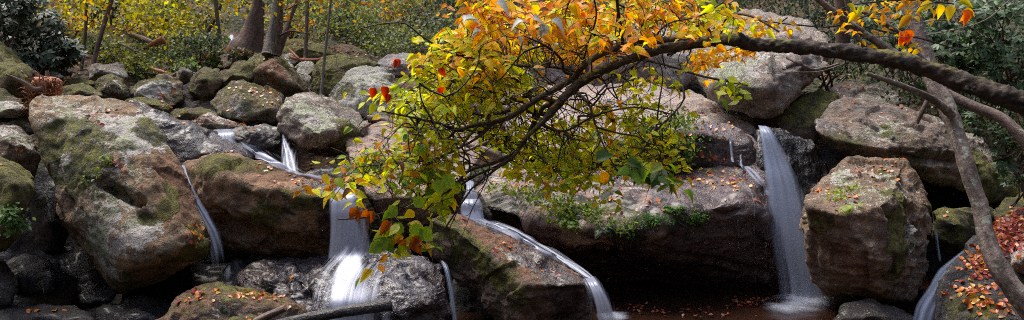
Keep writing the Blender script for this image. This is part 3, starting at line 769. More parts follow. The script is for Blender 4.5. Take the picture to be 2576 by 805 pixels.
# --- wet rocks in the hole lower left, base colour blackened for its shade
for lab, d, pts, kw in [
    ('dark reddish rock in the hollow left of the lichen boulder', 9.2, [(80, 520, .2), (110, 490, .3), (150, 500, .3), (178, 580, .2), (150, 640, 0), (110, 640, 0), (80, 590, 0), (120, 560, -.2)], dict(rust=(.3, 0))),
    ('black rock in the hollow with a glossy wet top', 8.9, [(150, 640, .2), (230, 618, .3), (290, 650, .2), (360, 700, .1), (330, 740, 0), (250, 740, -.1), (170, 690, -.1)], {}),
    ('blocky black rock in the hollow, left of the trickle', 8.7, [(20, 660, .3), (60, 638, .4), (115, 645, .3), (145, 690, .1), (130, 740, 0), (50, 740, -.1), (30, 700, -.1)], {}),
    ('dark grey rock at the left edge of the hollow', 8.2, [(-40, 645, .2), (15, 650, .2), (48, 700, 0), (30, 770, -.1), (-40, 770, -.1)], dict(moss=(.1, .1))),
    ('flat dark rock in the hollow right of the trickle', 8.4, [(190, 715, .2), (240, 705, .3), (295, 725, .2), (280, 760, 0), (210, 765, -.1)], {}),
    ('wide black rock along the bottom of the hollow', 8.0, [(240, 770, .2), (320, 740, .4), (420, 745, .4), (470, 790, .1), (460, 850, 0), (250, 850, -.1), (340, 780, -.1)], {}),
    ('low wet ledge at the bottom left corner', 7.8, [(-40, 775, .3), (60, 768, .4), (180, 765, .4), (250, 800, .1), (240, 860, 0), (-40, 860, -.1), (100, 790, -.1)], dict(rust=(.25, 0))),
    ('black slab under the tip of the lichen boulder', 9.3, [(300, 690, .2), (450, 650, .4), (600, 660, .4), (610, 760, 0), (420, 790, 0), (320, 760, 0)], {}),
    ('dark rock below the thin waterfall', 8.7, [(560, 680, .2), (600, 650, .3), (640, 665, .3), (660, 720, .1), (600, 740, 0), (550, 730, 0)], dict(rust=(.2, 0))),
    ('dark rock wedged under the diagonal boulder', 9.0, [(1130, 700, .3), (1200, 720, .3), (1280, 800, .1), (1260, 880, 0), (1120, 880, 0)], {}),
    ('tall black rock at the back of the hollow, left', 10.2, [(60, 440, .2), (110, 420, .3), (200, 470, .3), (260, 600, .2), (240, 700, 0), (80, 700, 0), (50, 560, -.1)], {}),  # added filler, keeps the back of the hole dark
    ('broad black rock on the floor of the hollow', 9.6, [(-40, 560, .2), (60, 540, .3), (160, 600, .3), (220, 700, .1), (180, 780, 0), (-40, 780, 0)], {}),  # added filler, covers the lit ground with a dark colour
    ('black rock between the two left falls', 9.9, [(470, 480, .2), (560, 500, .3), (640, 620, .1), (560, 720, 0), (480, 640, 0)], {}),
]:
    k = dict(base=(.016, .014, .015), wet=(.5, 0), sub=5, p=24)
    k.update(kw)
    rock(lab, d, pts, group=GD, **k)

bpy.context.view_layer.update()
DG = bpy.context.evaluated_depsgraph_get()


def pick(px, py):
    r = ray(px, py)
    hit, loc, nrm, idx, ob, _ = SC.ray_cast(DG, Vector((0, 0, CAMZ)), Vector(r).normalized())
    if not hit: return None
    n = np.array(nrm)
    if np.dot(n, r) > 0: n = -n
    return np.array(loc), n, ob.name


PICK = pick

# ------------------------------------------------------------------ water
def catmull(a, t):
    """a (n,k) control rows, t in 0..n-1"""
    n = len(a)
    i = np.clip(np.floor(t).astype(int), 0, n - 2)
    f = (t - i)[:, None]
    p0, p1, p2, p3 = a[np.maximum(i - 1, 0)], a[i], a[i + 1], a[np.minimum(i + 2, n - 1)]
    return .5 * (2 * p1 + (p2 - p0) * f + (2 * p0 - 5 * p1 + 4 * p2 - p3) * f ** 2 + (3 * p1 - p0 - 3 * p2 + p3) * f ** 3)


def water(name, rows, mat, parent=None, snap=False, lift=.02, nu=36, nv=60, dens=(1, 1), edge=.3, bulge=.04, shift=0.0, seed=1.0, ends=(.08, .12), label=None):
    """rows: (xl, yl, xr, yr, d)"""
    a = np.array(rows, float)
    tv = np.linspace(0, len(a) - 1, nv)
    wd = a[:, 2] - a[:, 0]
    edge = min(.5, edge * 1.45)
    a[:, 0] -= wd * edge * .22
    a[:, 2] += wd * edge * .22
    c = catmull(a, tv)
    V, UV, D = [], [], []
    s = 0
    last = None
    for j in range(nv):
        xl, yl, xr, yr, d = c[j]
        L, Rr = P(xl, yl, d), P(xr, yr, d)
        mid = (L + Rr) / 2
        if last is not None: s += np.linalg.norm(mid - last)
        last = mid
        w = np.linalg.norm(Rr - L)
        for i in range(nu):
            u = i / (nu - 1)
            q = None
            if snap:
                h = pick(xl + (xr - xl) * u, yl + (yr - yl) * u)
                if h is not None and abs(h[0][1] - d) < .9:
                    q = h[0] + h[1] * lift
            if q is None:
                q = L + (Rr - L) * u
                q = q + np.array((0, -bulge * math.sin(math.pi * u), 0))
            nn = perlin(np.array([[u * 9 + seed, s * .5, seed]]))[0]
            q = q + np.array((0, -1, 0)) * (nn * .012 + shift)
            V.append(q)
            UV.append((u * max(w, .05) + (0), s))
            e = min(u, 1 - u) / edge
            e = min(1, e * (1 + .5 * nn))
            t = j / (nv - 1)
            ee = min(1, t / ends[0] if ends[0] else 1, (1 - t) / ends[1] if ends[1] else 1)
            dd = (dens[0] + (dens[1] - dens[0]) * t) * .84
            D.append(max(0, min(1, e)) * (max(0, ee) ** .6) * dd)
    D = np.array(D)
    V = np.array(V)
    if snap:      # keep the sheet smooth where it bridges small steps
        G = V.reshape(nv, nu, 3)
        for _ in range(3):
            G[1:-1, 1:-1] = (G[1:-1, 1:-1] * 2 + G[:-2, 1:-1] + G[2:, 1:-1] + G[1:-1, :-2] + G[1:-1, 2:]) / 6
        V = G.reshape(-1, 3)
    at = np.stack([D, D, D, np.ones_like(D)], -1)
    o = mesh_obj(name, V, grid_faces(nu, nv), mat, parent, attrs={'dens': at}, uv=np.array(UV))
    if parent is None: tag(o, label, kind='structure')
    return o


# pool
gx, gy = np.meshgrid(np.linspace(-.6, 7, 60), np.linspace(3, 11.3, 40))
gz = gx * 0 + .0
o = mesh_obj('pool', np.stack([gx, gy, gz], -1).reshape(-1, 3), grid_faces(60, 40), M_POOL)
tag(o, kind='structure')

MAIN = [(834, 470, 904, 466, 9.15), (826, 482, 908, 478, 8.75), (820, 494, 912, 486, 8.5), (817, 530, 920, 525, 8.4), (815, 580, 932, 575, 8.36), (810, 630, 944, 625, 8.33), (806, 655, 952, 650, 8.3)]
water('waterfall', MAIN, M_W_MAIN, dens=(.95, .72), edge=.22, ends=(.02, .2), nu=60, label='central white waterfall, upper drop')
water('waterfall', [(a - 4, b, c + 6, d_, e - .05) for a, b, c, d_, e in MAIN[1:]], M_W_THIN, dens=(.8, .9), edge=.2, seed=5, nu=50)
LOW = [(822, 605, 938, 600, 8.26), (798, 645, 960, 640, 8.14), (772, 680, 985, 672, 7.98), (752, 720, 1000, 715, 7.82), (742, 760, 1010, 760, 7.66), (736, 800, 1016, 805, 7.6), (732, 830, 1022, 835, 7.56)]
water('waterfall', LOW, M_W_MAIN, dens=(.84, .98), edge=.42, ends=(.18, .0), nu=60, bulge=.02, seed=3, label='central white waterfall, lower spreading drop')
water('waterfall', [(a + 18, b, c - 10, d_, e - .09) for a, b, c, d_, e in LOW], M_W_MAIN, dens=(.6, .75), edge=.5, ends=(.25, .0), seed=9, bulge=.05)
water('waterfall', [(a - 6, b, c + 6, d_, e - .03) for a, b, c, d_, e in LOW], M_W_THIN, dens=(.8, .8), edge=.5, ends=(.3, .0), seed=15, nu=50)
water('waterfall', [(925, 640, 960, 638, 8.25), (935, 670, 1000, 665, 8.1), (945, 720, 1030, 715, 7.9), (950, 790, 1040, 790, 7.8)], M_W_THIN, snap=True, lift=.03, dens=(.6, .35), edge=.5, ends=(.2, .1), seed=2)
water('waterfall', [(800, 492, 828, 492, 8.6), (798, 540, 826, 540, 8.45), (796, 600, 824, 600, 8.4), (796, 645, 822, 645, 8.38)], M_W_THIN, dens=(.4, .35), edge=.5, seed=8)

# upper little falls and the run between them
water('stream', [(590, 368, 612, 348, 10.4), (618, 392, 655, 362, 10.2), (650, 415, 702, 382, 10.0), (684, 436, 745, 404, 9.9), (720, 446, 790, 432, 9.7), (780, 460, 850, 448, 9.5), (826, 476, 905, 462, 9.1), (826, 486, 908, 478, 8.8)],
      M_W_MAIN, snap=True, lift=.03, dens=(1.15, .7), edge=.4, ends=(.1, .02), nu=30, nv=90, seed=4)
water('waterfall', [(528, 326, 596, 322, 10.75), (525, 334, 600, 332, 10.55), (528, 350, 604, 355, 10.45), (545, 368, 612, 372, 10.4)], M_W_THIN, dens=(.9, .8), edge=.2, nv=30, label='small stepped fall above the dark block')
water('waterfall', [(714, 334, 720, 334, 10.75), (708, 362, 736, 355, 10.6), (702, 390, 760, 380, 10.4), (700, 425, 774, 415, 10.15), (706, 445, 780, 440, 10.0)], M_W_THIN, dens=(1, .85), edge=.35, bulge=.12, label='small fanning fall right of the dark block')
water('waterfall', [(716, 345, 722, 345, 10.7), (712, 380, 750, 378, 10.4), (715, 430, 765, 430, 10.1)], M_W_MAIN, dens=(.7, .5), edge=.4, bulge=.1, seed=6)
# thin fall between the lichen boulder and the brown boulder
TH = [(458, 412, 466, 412, 9.1), (463, 440, 474, 438, 8.95), (470, 470, 486, 466, 8.85), (482, 505, 504, 498, 8.8), (498, 545, 530, 538, 8.75), (512, 590, 560, 580, 8.7), (522, 640, 580, 635, 8.65), (530, 700, 592, 700, 8.6)]
water('waterfall', TH, M_W_BLUE, dens=(1.3, 1.0), edge=.22, label='thin blue fall squeezed between two boulders', ends=(.05, .3))
water('waterfall', [(a + 2, b, (a * .4 + c * .6), d_, e - .06) for a, b, c, d_, e in TH], M_W_BLUE, dens=(.8, .4), edge=.5, seed=6, ends=(.05, .4))
water('waterfall', [(560, 670, 600, 650, 8.55), (558, 690, 592, 680, 8.5), (560, 720, 590, 715, 8.45)], M_W_BLUE, dens=(.7, .5), edge=.5, seed=3, ends=(.4, .4), nv=24)
# right of the wet boulder
water('waterfall', [(1098, 650, 1118, 652, 8.45), (1112, 672, 1130, 672, 8.25), (1122, 720, 1142, 718, 8.15), (1130, 770, 1150, 768, 8.1), (1136, 830, 1158, 828, 8.05)], M_W_BLUE, dens=(.9, .9), edge=.4, bulge=.02, label='thin fall down the right side of the wet boulder', ends=(.15, 0))
# middle cascade
water('waterfall', [(1163, 452, 1192, 450, 9.75), (1168, 462, 1196, 458, 9.5), (1170, 468, 1194, 468, 9.4), (1167, 482, 1200, 482, 9.32), (1162, 500, 1210, 500, 9.28)], M_W_MAIN, dens=(1, 1), edge=.2, nv=30, ends=(.05, .05), label='upper step of the middle cascade')
water('waterfall', [(1158, 498, 1210, 496, 9.3), (1149, 510, 1218, 508, 9.22), (1146, 530, 1226, 530, 9.18), (1150, 550, 1236, 556, 9.12)], M_W_MAIN, dens=(1, .85), edge=.22, nv=30, bulge=.08, ends=(.1, .05), label='lower step of the middle cascade')
water('stream', [(1140, 538, 1235, 540, 9.2), (1170, 560, 1262, 556, 9.1), (1235, 590, 1310, 574, 8.95), (1300, 622, 1372, 612, 8.8), (1368, 655, 1425, 643, 8.6), (1430, 682, 1468, 668, 8.45), (1462, 704, 1500, 694, 8.3)],
      M_W_THIN, snap=True, lift=.02, dens=(.9, .9), edge=.3, ends=(.08, .0), nv=90, nu=30, seed=3)
water('stream', [(1190, 548, 1240, 548, 9.15), (1262, 572, 1300, 568, 9.05), (1330, 606, 1375, 606, 8.85), (1395, 648, 1440, 645, 8.6), (1462, 694, 1500, 694, 8.3)],
      M_W_MAIN, snap=True, lift=.035, dens=(.8, .8), edge=.45, ends=(.1, .0), nv=70, nu=24, seed=8)
LIP = [(1462, 698, 1500, 692, 8.35), (1468, 708, 1512, 702, 8.15), (1476, 728, 1530, 726, 8.05), (1486, 762, 1552, 762, 7.98), (1492, 806, 1572, 802, 7.93), (1494, 840, 1586, 840, 7.9)]
water('waterfall', LIP, M_W_MAIN, dens=(.95, .75), edge=.25, ends=(0, 0), label='curved fall pouring off the diagonal boulder')
water('waterfall', [(a - 10, b, c - 20, d_, e + .1) for a, b, c, d_, e in LIP], M_W_BLUE, dens=(.7, .5), edge=.4, seed=8, ends=(0, 0))
# right waterfall
RF = [(1898, 314, 1926, 316, 10.55), (1901, 322, 1940, 326, 10.35), (1905, 345, 1958, 350, 10.25), (1910, 400, 1988, 405, 10.15), (1915, 450, 2014, 455, 10.05), (1920, 520, 2036, 525, 9.95), (1930, 620, 2060, 620, 9.85), (1942, 700, 2078, 700, 9.78), (1946, 752, 2090, 752, 9.72)]
water('waterfall', RF, M_W_BLUE, dens=(1.2, 1.1), edge=.24, nu=60, nv=80, ends=(.02, .05), bulge=.12, label='tall blue-white waterfall on the right')
water('waterfall', [(a + 1, b, a + (c - a) * .45, d_, e - .1) for a, b, c, d_, e in RF[1:]], M_W_BLUE, dens=(.9, .6), edge=.45, seed=5, ends=(.05, .05), bulge=.06)
water('waterfall', [(a + (c - a) * .2, b, c - 8, d_, e - .06) for a, b, c, d_, e in RF[1:]], M_W_THIN, dens=(.6, .35), edge=.45, seed=7, ends=(.05, .1))
# trickles on the wet slope left of it
for k, (x1, y1, x2, y2, x3, y3, w) in enumerate([(1832, 350, 1836, 395, 1838, 408, 9), (1862, 385, 1860, 412, 1868, 430, 7), (1845, 400, 1880, 440, 1905, 470, 18), (1868, 420, 1900, 450, 1925, 500, 16),
                                                (1905, 330, 1900, 400, 1905, 440, 8), (1880, 470, 1892, 520, 1890, 560, 7), 
                                                (1853, 545, 1856, 620, 1858, 740, 3), (1925, 600, 1921, 680, 1920, 745, 6), (1880, 570, 1850, 590, 1830, 620, 4), (1893, 560, 1896, 640, 1897, 720, 3)]):
    water('water_trickle', [(x1 - w * .4, y1, x1 + w * 1.3, y1, 10), (x2 - w * .4, y2, x2 + w * 1.3, y2, 9.9), (x3 - w * .4, y3, x3 + w * 1.3, y3, 9.8)], M_W_THIN, snap=True, lift=.02, dens=(.9, .8), edge=.6, nu=9, nv=40, seed=k * 2.0)
# right hand stream
water('waterfall', [(2345, 580, 2356, 580, 9.2), (2348, 615, 2362, 612, 9.1), (2352, 660, 2370, 660, 9.0)], M_W_BLUE, dens=(.9, .7), edge=.4, nv=24, nu=12, label='narrow fall beside the block boulder')
RS = [(2440, 598, 2475, 612, 9.1), (2420, 618, 2450, 640, 8.9), (2385, 645, 2418, 675, 8.7), (2352, 672, 2392, 712, 8.5), (2328, 712, 2376, 756, 8.35), (2296, 760, 2362, 800, 8.2), (2282, 820, 2350, 850, 8.1)]
water('stream', RS, M_W_BLUE, dens=(.95, 1.05), edge=.3, nu=30, nv=60, ends=(.03, 0), bulge=.05)
water('stream', [(a + 4, b, c - 6, d_, e - .06) for a, b, c, d_, e in RS], M_W_MAIN, dens=(.55, .75), edge=.45, seed=5, ends=(.1, 0))
# trickle in the dark hollow
water('water_trickle', [(98, 640, 110, 640, 8.85), (104, 670, 112, 670, 8.75), (106, 700, 112, 700, 8.7)], M_W_BLUE, dens=(.5, .6), nu=8, nv=20, edge=.4)
water('water_trickle', [(106, 700, 112, 700, 8.6), (112, 730, 117, 730, 8.5), (120, 770, 126, 770, 8.3)], M_W_THIN, dens=(.8, .6), nu=6, nv=20, edge=.4)
water('waterfall', [(575, 88, 592, 86, 22), (572, 96, 596, 96, 21.8), (575, 106, 600, 106, 21.6)], M_W_MAIN, dens=(.9, .9), nu=8, nv=12, label='tiny far-off cascade beside the thick trunk')


def foam(rows, dens, seed):
    a = np.array(rows, float)
    nu, nv = 40, 30
    c = catmull(a, np.linspace(0, len(a) - 1, nv))
    V, UV, D = [], [], []
    for j in range(nv):
        for i in range(nu):
            u = i / (nu - 1); t = j / (nv - 1)
            x = c[j][0] + (c[j][1] - c[j][0]) * u
            y = c[j][2]
            r = ray(x, y)
            q = r * (-CAMZ / r[2]) + np.array((0, 0, CAMZ))
            nn = fbm(np.array([[q[0] * 3 + seed, q[1] * 3, 1.]]), 3)[0]
            e = min(u, 1 - u) / .35; f2 = min(t, 1 - t) / .35
            q[2] = .03 + .03 * max(nn, 0)
            V.append(q); UV.append((q[0], q[1]))
            D.append(max(0, min(1, e) * min(1, f2) * dens + nn * .7 * min(1, e) * min(1, f2)))
    D = np.clip(np.array(D), 0, 1)
    o = mesh_obj('water_foam', np.array(V), grid_faces(nu, nv), M_W_FOAM, attrs={'dens': np.stack([D, D, D, D * 0 + 1], -1)}, uv=np.array(UV))
    tag(o, kind='structure')


M_W_FOAM = make_water_mat('pool_foam', 4, 4, .35, 1.2, (.45, .48, .58), .8, seed=2.2)
foam([(1930, 2100, 732), (1915, 2120, 748), (1890, 2125, 765), (1890, 2120, 785), (1920, 2110, 810)], 1.0, 1)
water('waterfall', [(1925, 690, 2085, 690, 9.75), (1915, 720, 2100, 720, 9.6), (1905, 745, 2112, 748, 9.45), (1900, 765, 2120, 768, 9.3)], M_W_BLUE, dens=(.35, .75), edge=.7, ends=(.6, .15), seed=12, bulge=.1)
foam([(1470, 1620, 775), (1480, 1610, 800), (1480, 1600, 825)], .7, 3)


# ------------------------------------------------------------------ tubes
class Tubes:
    def __init__(s):
        s.V, s.Fc, s.UV, s.n = [], [], [], 0

    def add(s, pts, rad, seg=8, sub=4, rough=0.0, seed=0.0, flat=1.0):
        pts = np.asarray(pts, float)
        rad = np.asarray(rad, float)
        a = np.concatenate([pts, rad[:, None]], 1)
        m = (len(a) - 1) * sub + 1
        c = catmull(a, np.linspace(0, len(a) - 1, m))
        q, r = c[:, :3], np.maximum(c[:, 3], .0004)
        tan = np.gradient(q, axis=0)
        tan /= np.linalg.norm(tan, axis=1)[:, None] + 1e-9
        up = np.array((0.1, .3, 1.)) if abs(tan[:, 2]).mean() < .8 else np.array((1., .2, 0))
        sd = np.cross(tan, up); sd /= np.linalg.norm(sd, axis=1)[:, None] + 1e-9
        u2 = np.cross(sd, tan)
        ln = np.concatenate([[0], np.cumsum(np.linalg.norm(np.diff(q, axis=0), axis=1))])
        th = np.linspace(0, 2 * math.pi, seg, endpoint=False)
        ring = sd[:, None, :] * np.cos(th)[None, :, None] + u2[:, None, :] * np.sin(th)[None, :, None] * flat
        rr = r[:, None] * np.ones(seg)
        if rough:
            pp = (q[:, None, :] + ring * r[:, None, None]).reshape(-1, 3)
            rr = rr * (1 + rough * (.6 * fbm(pp / max(r.mean() * 2.2, .004) + seed, 3) + .5 * fbm(pp / max(r.mean() * .7, .004) + seed, 2)).reshape(m, seg))
        v = (q[:, None, :] + ring * rr[:, :, None]).reshape(-1, 3)
        i = np.arange(m * seg).reshape(m, seg)
        j = np.roll(i, -1, axis=1)
        f = np.stack([i[:-1], j[:-1], j[1:], i[1:]], -1).reshape(-1, 4) + s.n
        uv = np.stack([np.tile(th / 6.283 * r.mean() * 6.283, m), np.repeat(ln, seg)], -1)
        s.V.append(v); s.Fc.append(f); s.UV.append(uv)
        # end caps (pinched rings)
        s.n += len(v)
        for k, idx in ((0, i[0]), (m - 1, i[-1])):
            ctr = q[k][None]
            s.V.append(ctr); s.UV.append(np.array([[0, ln[k]]]))
            ci = s.n
            s.n += 1
            g = idx + (s.n - 1 - len(v) - (0 if k == 0 else 1))
            f2 = np.stack([g, np.roll(g, -1), np.full(seg, ci), np.full(seg, ci)], -1)
            s.Fc.append(f2)
        return q, r

    def build(s, name, mat, parent=None, origin=None):
        F_all = np.concatenate(s.Fc)
        # degenerate quads are cap triangles: keep as separate tri list is not needed, Blender validate() trims them
        return mesh_obj_ngon(name, np.concatenate(s.V), F_all, mat, parent, np.concatenate(s.UV), origin)


def mesh_obj_ngon(name, v, faces, mat, parent, uv, origin):
    tri = faces[:, 2] == faces[:, 3]
    quads = faces[~tri]
    t = faces[tri][:, :3]
    # split quads to triangles so one array holds everything
    q1 = quads[:, [0, 1, 2]]; q2 = quads[:, [0, 2, 3]]
    return mesh_obj(name, v, np.concatenate([q1, q2, t]), mat, parent, uv=uv, origin=origin)


def wpts(L):
    """(px, py, d, width_px) -> points, radii"""
    return np.array([P(x, y, d) for x, y, d, w in L]), np.array([w / 2 * d / F for x, y, d, w in L])


# ------------------------------------------------------------------ leaves
def template(rows, wf, fold=.25, droop=.25):
    V = []
    for k in range(rows + 1):
        t = k / rows
        w = wf(t)
        z = -droop * t * t
        V += [(-w, t, z + fold * w), (0, t, z), (w, t, z + fold * w)]
    Fc = []
    for k in range(rows):
        a = k * 3
        Fc += [(a, a + 1, a + 4, a + 3), (a + 1, a + 2, a + 5, a + 4)]
    return np.array(V), np.array(Fc)


OVATE = template(6, lambda t: .40 * math.sin(math.pi * t ** .8) * (1.08 - .45 * t) if 0 < t < 1 else .0, .45, .35)
OVATE_S = template(3, lambda t: (0, .36, .33, 0)[round(t * 3)], .25, .2)
LANCE = template(3, lambda t: (.02, .15, .17, .0)[round(t * 3)], .2, .25)
RHOMB = template(2, lambda t: (0, .36, 0)[round(t * 2)], .3, .15)
CURL = template(6, lambda t: .36 * math.sin(math.pi * t ** .8) ** .9 if 0 < t < 1 else .0, 1.1, .7)


def unit(a): return a / (np.linalg.norm(a, axis=-1, keepdims=True) + 1e-9)


def leaf_arrays(pos, dr, nr, L, colA, colB, tpl, wid=1.0, curl=None):
    """leaves as arrays: position, pointing direction, normal, length, base and edge colour"""
    tv, tf = tpl
    n = len(pos)
    dr = unit(dr)
    sd = unit(np.cross(dr, nr))
    nn = np.cross(sd, dr)
    Lb = np.asarray(L)[:, None, None]
    w = np.asarray(wid) * np.ones(n)
    cz = np.ones(n) if curl is None else curl
    v = (pos[:, None, :] + Lb * (tv[None, :, 0, None] * w[:, None, None] * sd[:, None, :] + tv[None, :, 1, None] * dr[:, None, :]
                                 + tv[None, :, 2, None] * cz[:, None, None] * nn[:, None, :]))
    k = len(tv)
    f = tf[None] + (np.arange(n) * k)[:, None, None]
    e = np.clip(np.abs(tv[:, 0]) * 1.4 + np.maximum(tv[:, 1] - .6, 0) * 1.2, 0, 1)
    c = colA[:, None, :] * (1 - e[None, :, None]) + colB[:, None, :] * e[None, :, None]
    c = np.concatenate([c, np.ones((n, k, 1))], -1)
    return v.reshape(-1, 3), f.reshape(-1, 4), c.reshape(-1, 4)


class Leaves:
    def __init__(s): s.V, s.Fc, s.C, s.n = [], [], [], 0

    def add(s, *a, **k):
        v, f, c = leaf_arrays(*a, **k)
        s.V.append(v); s.Fc.append(f + s.n); s.C.append(c); s.n += len(v)

    def build(s, name, mat, parent=None, origin=None):
        return mesh_obj(name, np.concatenate(s.V), np.concatenate(s.Fc), mat, parent, attrs={'Col': np.concatenate(s.C)}, origin=origin)


def pal(names, n, rng):
    """random picks from a weighted palette, slight jitter"""
    cols = np.array([c for c, w in names]); w = np.array([w for c, w in names], float); w /= w.sum()
    i = rng.choice(len(cols), n, p=w)
    c = cols[i] * rng.uniform(.75, 1.25, (n, 1)) * rng.uniform(.92, 1.08, (n, 3))
    return np.clip(c, .003, .95)


YG = (.70, .76, .02); GR = (.20, .33, .03); DG_ = (.07, .14, .025); YE = (.85, .62, .02); OR = (.92, .36, .015); RD = (.42, .03, .015); BR = (.22, .07, .02)
GL = (.40, .52, .04)
P_GREEN = [(YG, 7), (GL, 2.5), (GR, .8), (YE, 1.6), (OR, .35)]
P_MIX = [(YG, 4.5), (YE, 3), (OR, 1.3), (GL, 1), (BR, .2)]
P_ORANGE = [(OR, 4.5), (YE, 3.2), (YG, 1.3), (BR, .3), (RD, .1)]
P_BIG = [(GR, 2.2), (GL, 3), (YG, 3), (YE, .6)]
P_BEECH = [((.75, .36, .02), 4), (YE, 2), (OR, 2)]
P_LOW = [(YG, 3), (GR, 2), (GL, 2), (YE, 1.2), (OR, .9), (BR, .4)]


# ------------------------------------------------------------------ the arching tree
arch = empty('arching_tree', P(2700, 330, 4.6), 'arching mossy tree reaching left from the right edge, yellow and orange leaves', 'tree')
rng = np.random.default_rng(3)
trunk = [(3120, 1500, 5.2, 95), (3060, 900, 5.0, 84), (2930, 520, 4.6, 78), (2760, 345, 4.4, 72), (2640, 288, 4.5, 68), (2576, 262, 4.55, 64), (2480, 226, 4.6, 58), (2380, 190, 4.7, 54), (2250, 150, 4.75, 50), (2100, 128, 4.8, 44), (1980, 117, 4.85, 40), (1900, 112, 4.9, 42),
         (1850, 100, 4.9, 40), (1800, 102, 4.9, 34), (1740, 110, 4.9, 30), (1650, 128, 4.9, 28), (1570, 155, 4.85, 28), (1500, 184, 4.8, 29), (1450, 215, 4.75, 27), (1405, 262, 4.7, 24),
         (1360, 312, 4.65, 17), (1325, 345, 4.6, 13), (1290, 395, 4.55, 9), (1240, 430, 4.5, 6)]
T = Tubes()
tq, tr = T.add(*wpts([(x, y, d - .25, w * .84) for x, y, d, w in trunk]), seg=28, sub=20, rough=.45)
T.build('trunk', M_BARK_ARCH, arch)
limbs = [
    [(1815, 104, 4.9, 22), (1760, 103, 4.85, 20), (1700, 103, 4.75, 18), (1610, 104, 4.65, 16), (1560, 118, 4.6, 15), (1500, 142, 4.5, 14), (1462, 172, 4.45, 14), (1445, 195, 4.45, 14), (1400, 222, 4.4, 14), (1350, 250, 4.35, 13), (1288, 292, 4.3, 12), (1240, 308, 4.3, 11), (1190, 316, 4.25, 9), (1150, 325, 4.2, 8), (1110, 312, 4.15, 6), (1060, 300, 4.1, 5), (1010, 290, 4.05, 4), (960, 279, 4, 3)],
    [(1568, 115, 4.6, 8), (1560, 60, 4.5, 8), (1553, 10, 4.4, 7), (1550, -60, 4.3, 7)],
    [(1400, 262, 4.7, 14), (1370, 268, 4.6, 10), (1348, 300, 4.6, 11), (1332, 335, 4.6, 12), (1310, 365, 4.6, 9)],
    [(1345, 305, 4.65, 12), (1340, 260, 4.6, 9), (1325, 235, 4.5, 6), (1300, 200, 4.4, 5)],
    [(1450, 190, 4.5, 8), (1420, 180, 4.4, 7), (1412, 150, 4.3, 6), (1380, 120, 4.2, 5), (1330, 95, 4.1, 4)],
    [(1640, 128, 4.9, 9), (1600, 160, 4.7, 7), (1540, 200, 4.5, 5), (1500, 240, 4.4, 4)],
    [(1730, 112, 4.9, 10), (1700, 128, 4.8, 8), (1680, 138, 4.7, 6)],
    [(1620, 150, 4.9, 6), (1700, 170, 4.8, 6), (1760, 190, 4.7, 5), (1830, 205, 4.6, 5), (1880, 215, 4.5, 3)],
    [(1290, 390, 4.5, 10), (1240, 410, 4.4, 8), (1180, 430, 4.3, 6), (1140, 470, 4.3, 5), (1100, 500, 4.2, 4), (1060, 540, 4.2, 3)],
    [(1240, 310, 4.3, 8), (1210, 340, 4.25, 6), (1160, 370, 4.2, 5), (1090, 400, 4.15, 4), (1000, 410, 4.1, 3), (900, 420, 4.0, 3)],
    [(1290, 400, 4.5, 6), (1200, 440, 4.4, 5), (1110, 470, 4.3, 4), (1020, 515, 4.2, 4), (930, 545, 4.1, 4), (850, 552, 4.0, 3)],
    [(1150, 325, 4.2, 6), (1120, 350, 4.2, 5), (1100, 330, 4.15, 4), (1080, 290, 4.1, 4), (1060, 250, 4.0, 3), (1055, 210, 4.0, 3)],
    [(1360, 312, 4.6, 8), (1420, 330, 4.5, 5), (1500, 290, 4.4, 4), (1600, 270, 4.4, 4), (1700, 290, 4.4, 3)],
    [(1440, 225, 4.7, 7), (1480, 260, 4.5, 6), (1500, 320, 4.4, 4), (1530, 390, 4.3, 4), (1560, 440, 4.3, 3)],
    [(1700, 180, 4.8, 5), (1720, 250, 4.6, 4), (1650, 330, 4.5, 4), (1600, 400, 4.4, 4), (1560, 430, 4.3, 3)],
    [(1810, 98, 4.9, 5), (1825, 50, 4.8, 5), (1850, 35, 4.7, 5), (1900, 45, 4.6, 5), (1960, 80, 4.5, 4)],
    [(1790, 98, 4.9, 6), (1785, 78, 4.9, 6), (1780, 70, 4.9, 5)],
    [(1480, 190, 4.7, 6), (1400, 170, 4.6, 6), (1300, 165, 4.5, 5), (1200, 150, 4.4, 4), (1120, 130, 4.3, 3)],
    [(1340, 265, 4.6, 8), (1250, 235, 4.5, 6), (1180, 215, 4.4, 5), (1120, 200, 4.3, 4), (1060, 170, 4.2, 3)],
    [(1380, 170, 4.5, 5), (1400, 110, 4.4, 4), (1420, 40, 4.3, 4), (1440, -20, 4.2, 4)],
    [(1460, 175, 4.5, 5), (1480, 110, 4.4, 4), (1500, 40, 4.3, 4), (1490, -20, 4.2, 4)],
    [(1640, 104, 4.7, 5), (1680, 60, 4.6, 4), (1760, 40, 4.5, 4), (1820, 5, 4.4, 3)],
    [(1410, 262, 4.6, 12), (1340, 240, 4.7, 10), (1260, 262, 4.75, 8), (1200, 255, 4.75, 7), (1130, 265, 4.7, 5), (1050, 240, 4.6, 4)],
    [(1380, 290, 4.6, 12), (1300, 275, 4.8, 10), (1230, 290, 4.85, 7), (1150, 280, 4.8, 5)],
]
SKEL = [tq[::4]]
for k, L in enumerate(limbs):
    T = Tubes()
    q, r = T.add(*wpts([(x, y, d, w * 1.15) for x, y, d, w in L]), seg=8, sub=5, rough=.12, seed=k)
    T.build('branch', M_BARK_ARCH if k in (0, 2, 3) else M_BARK_TWIG, arch)
    SKEL.append(q)
SK = np.concatenate(SKEL)
SKpx, SKpy, _ = proj(SK)


def wiggle(a, b, n, amp, sag=0.0, rng=rng):
    t = np.linspace(0, 1, n)[:, None]
    q = a * (1 - t) + b * t
    L = np.linalg.norm(b - a)
    off = np.cumsum(rng.normal(size=(n, 3)), 0)
    off -= off[0] + (off[-1] - off[0]) * t
    q = q + off * amp * L / n
    q[:, 2] += (sag * L * 4 * t * (1 - t))[:, 0]
    return q


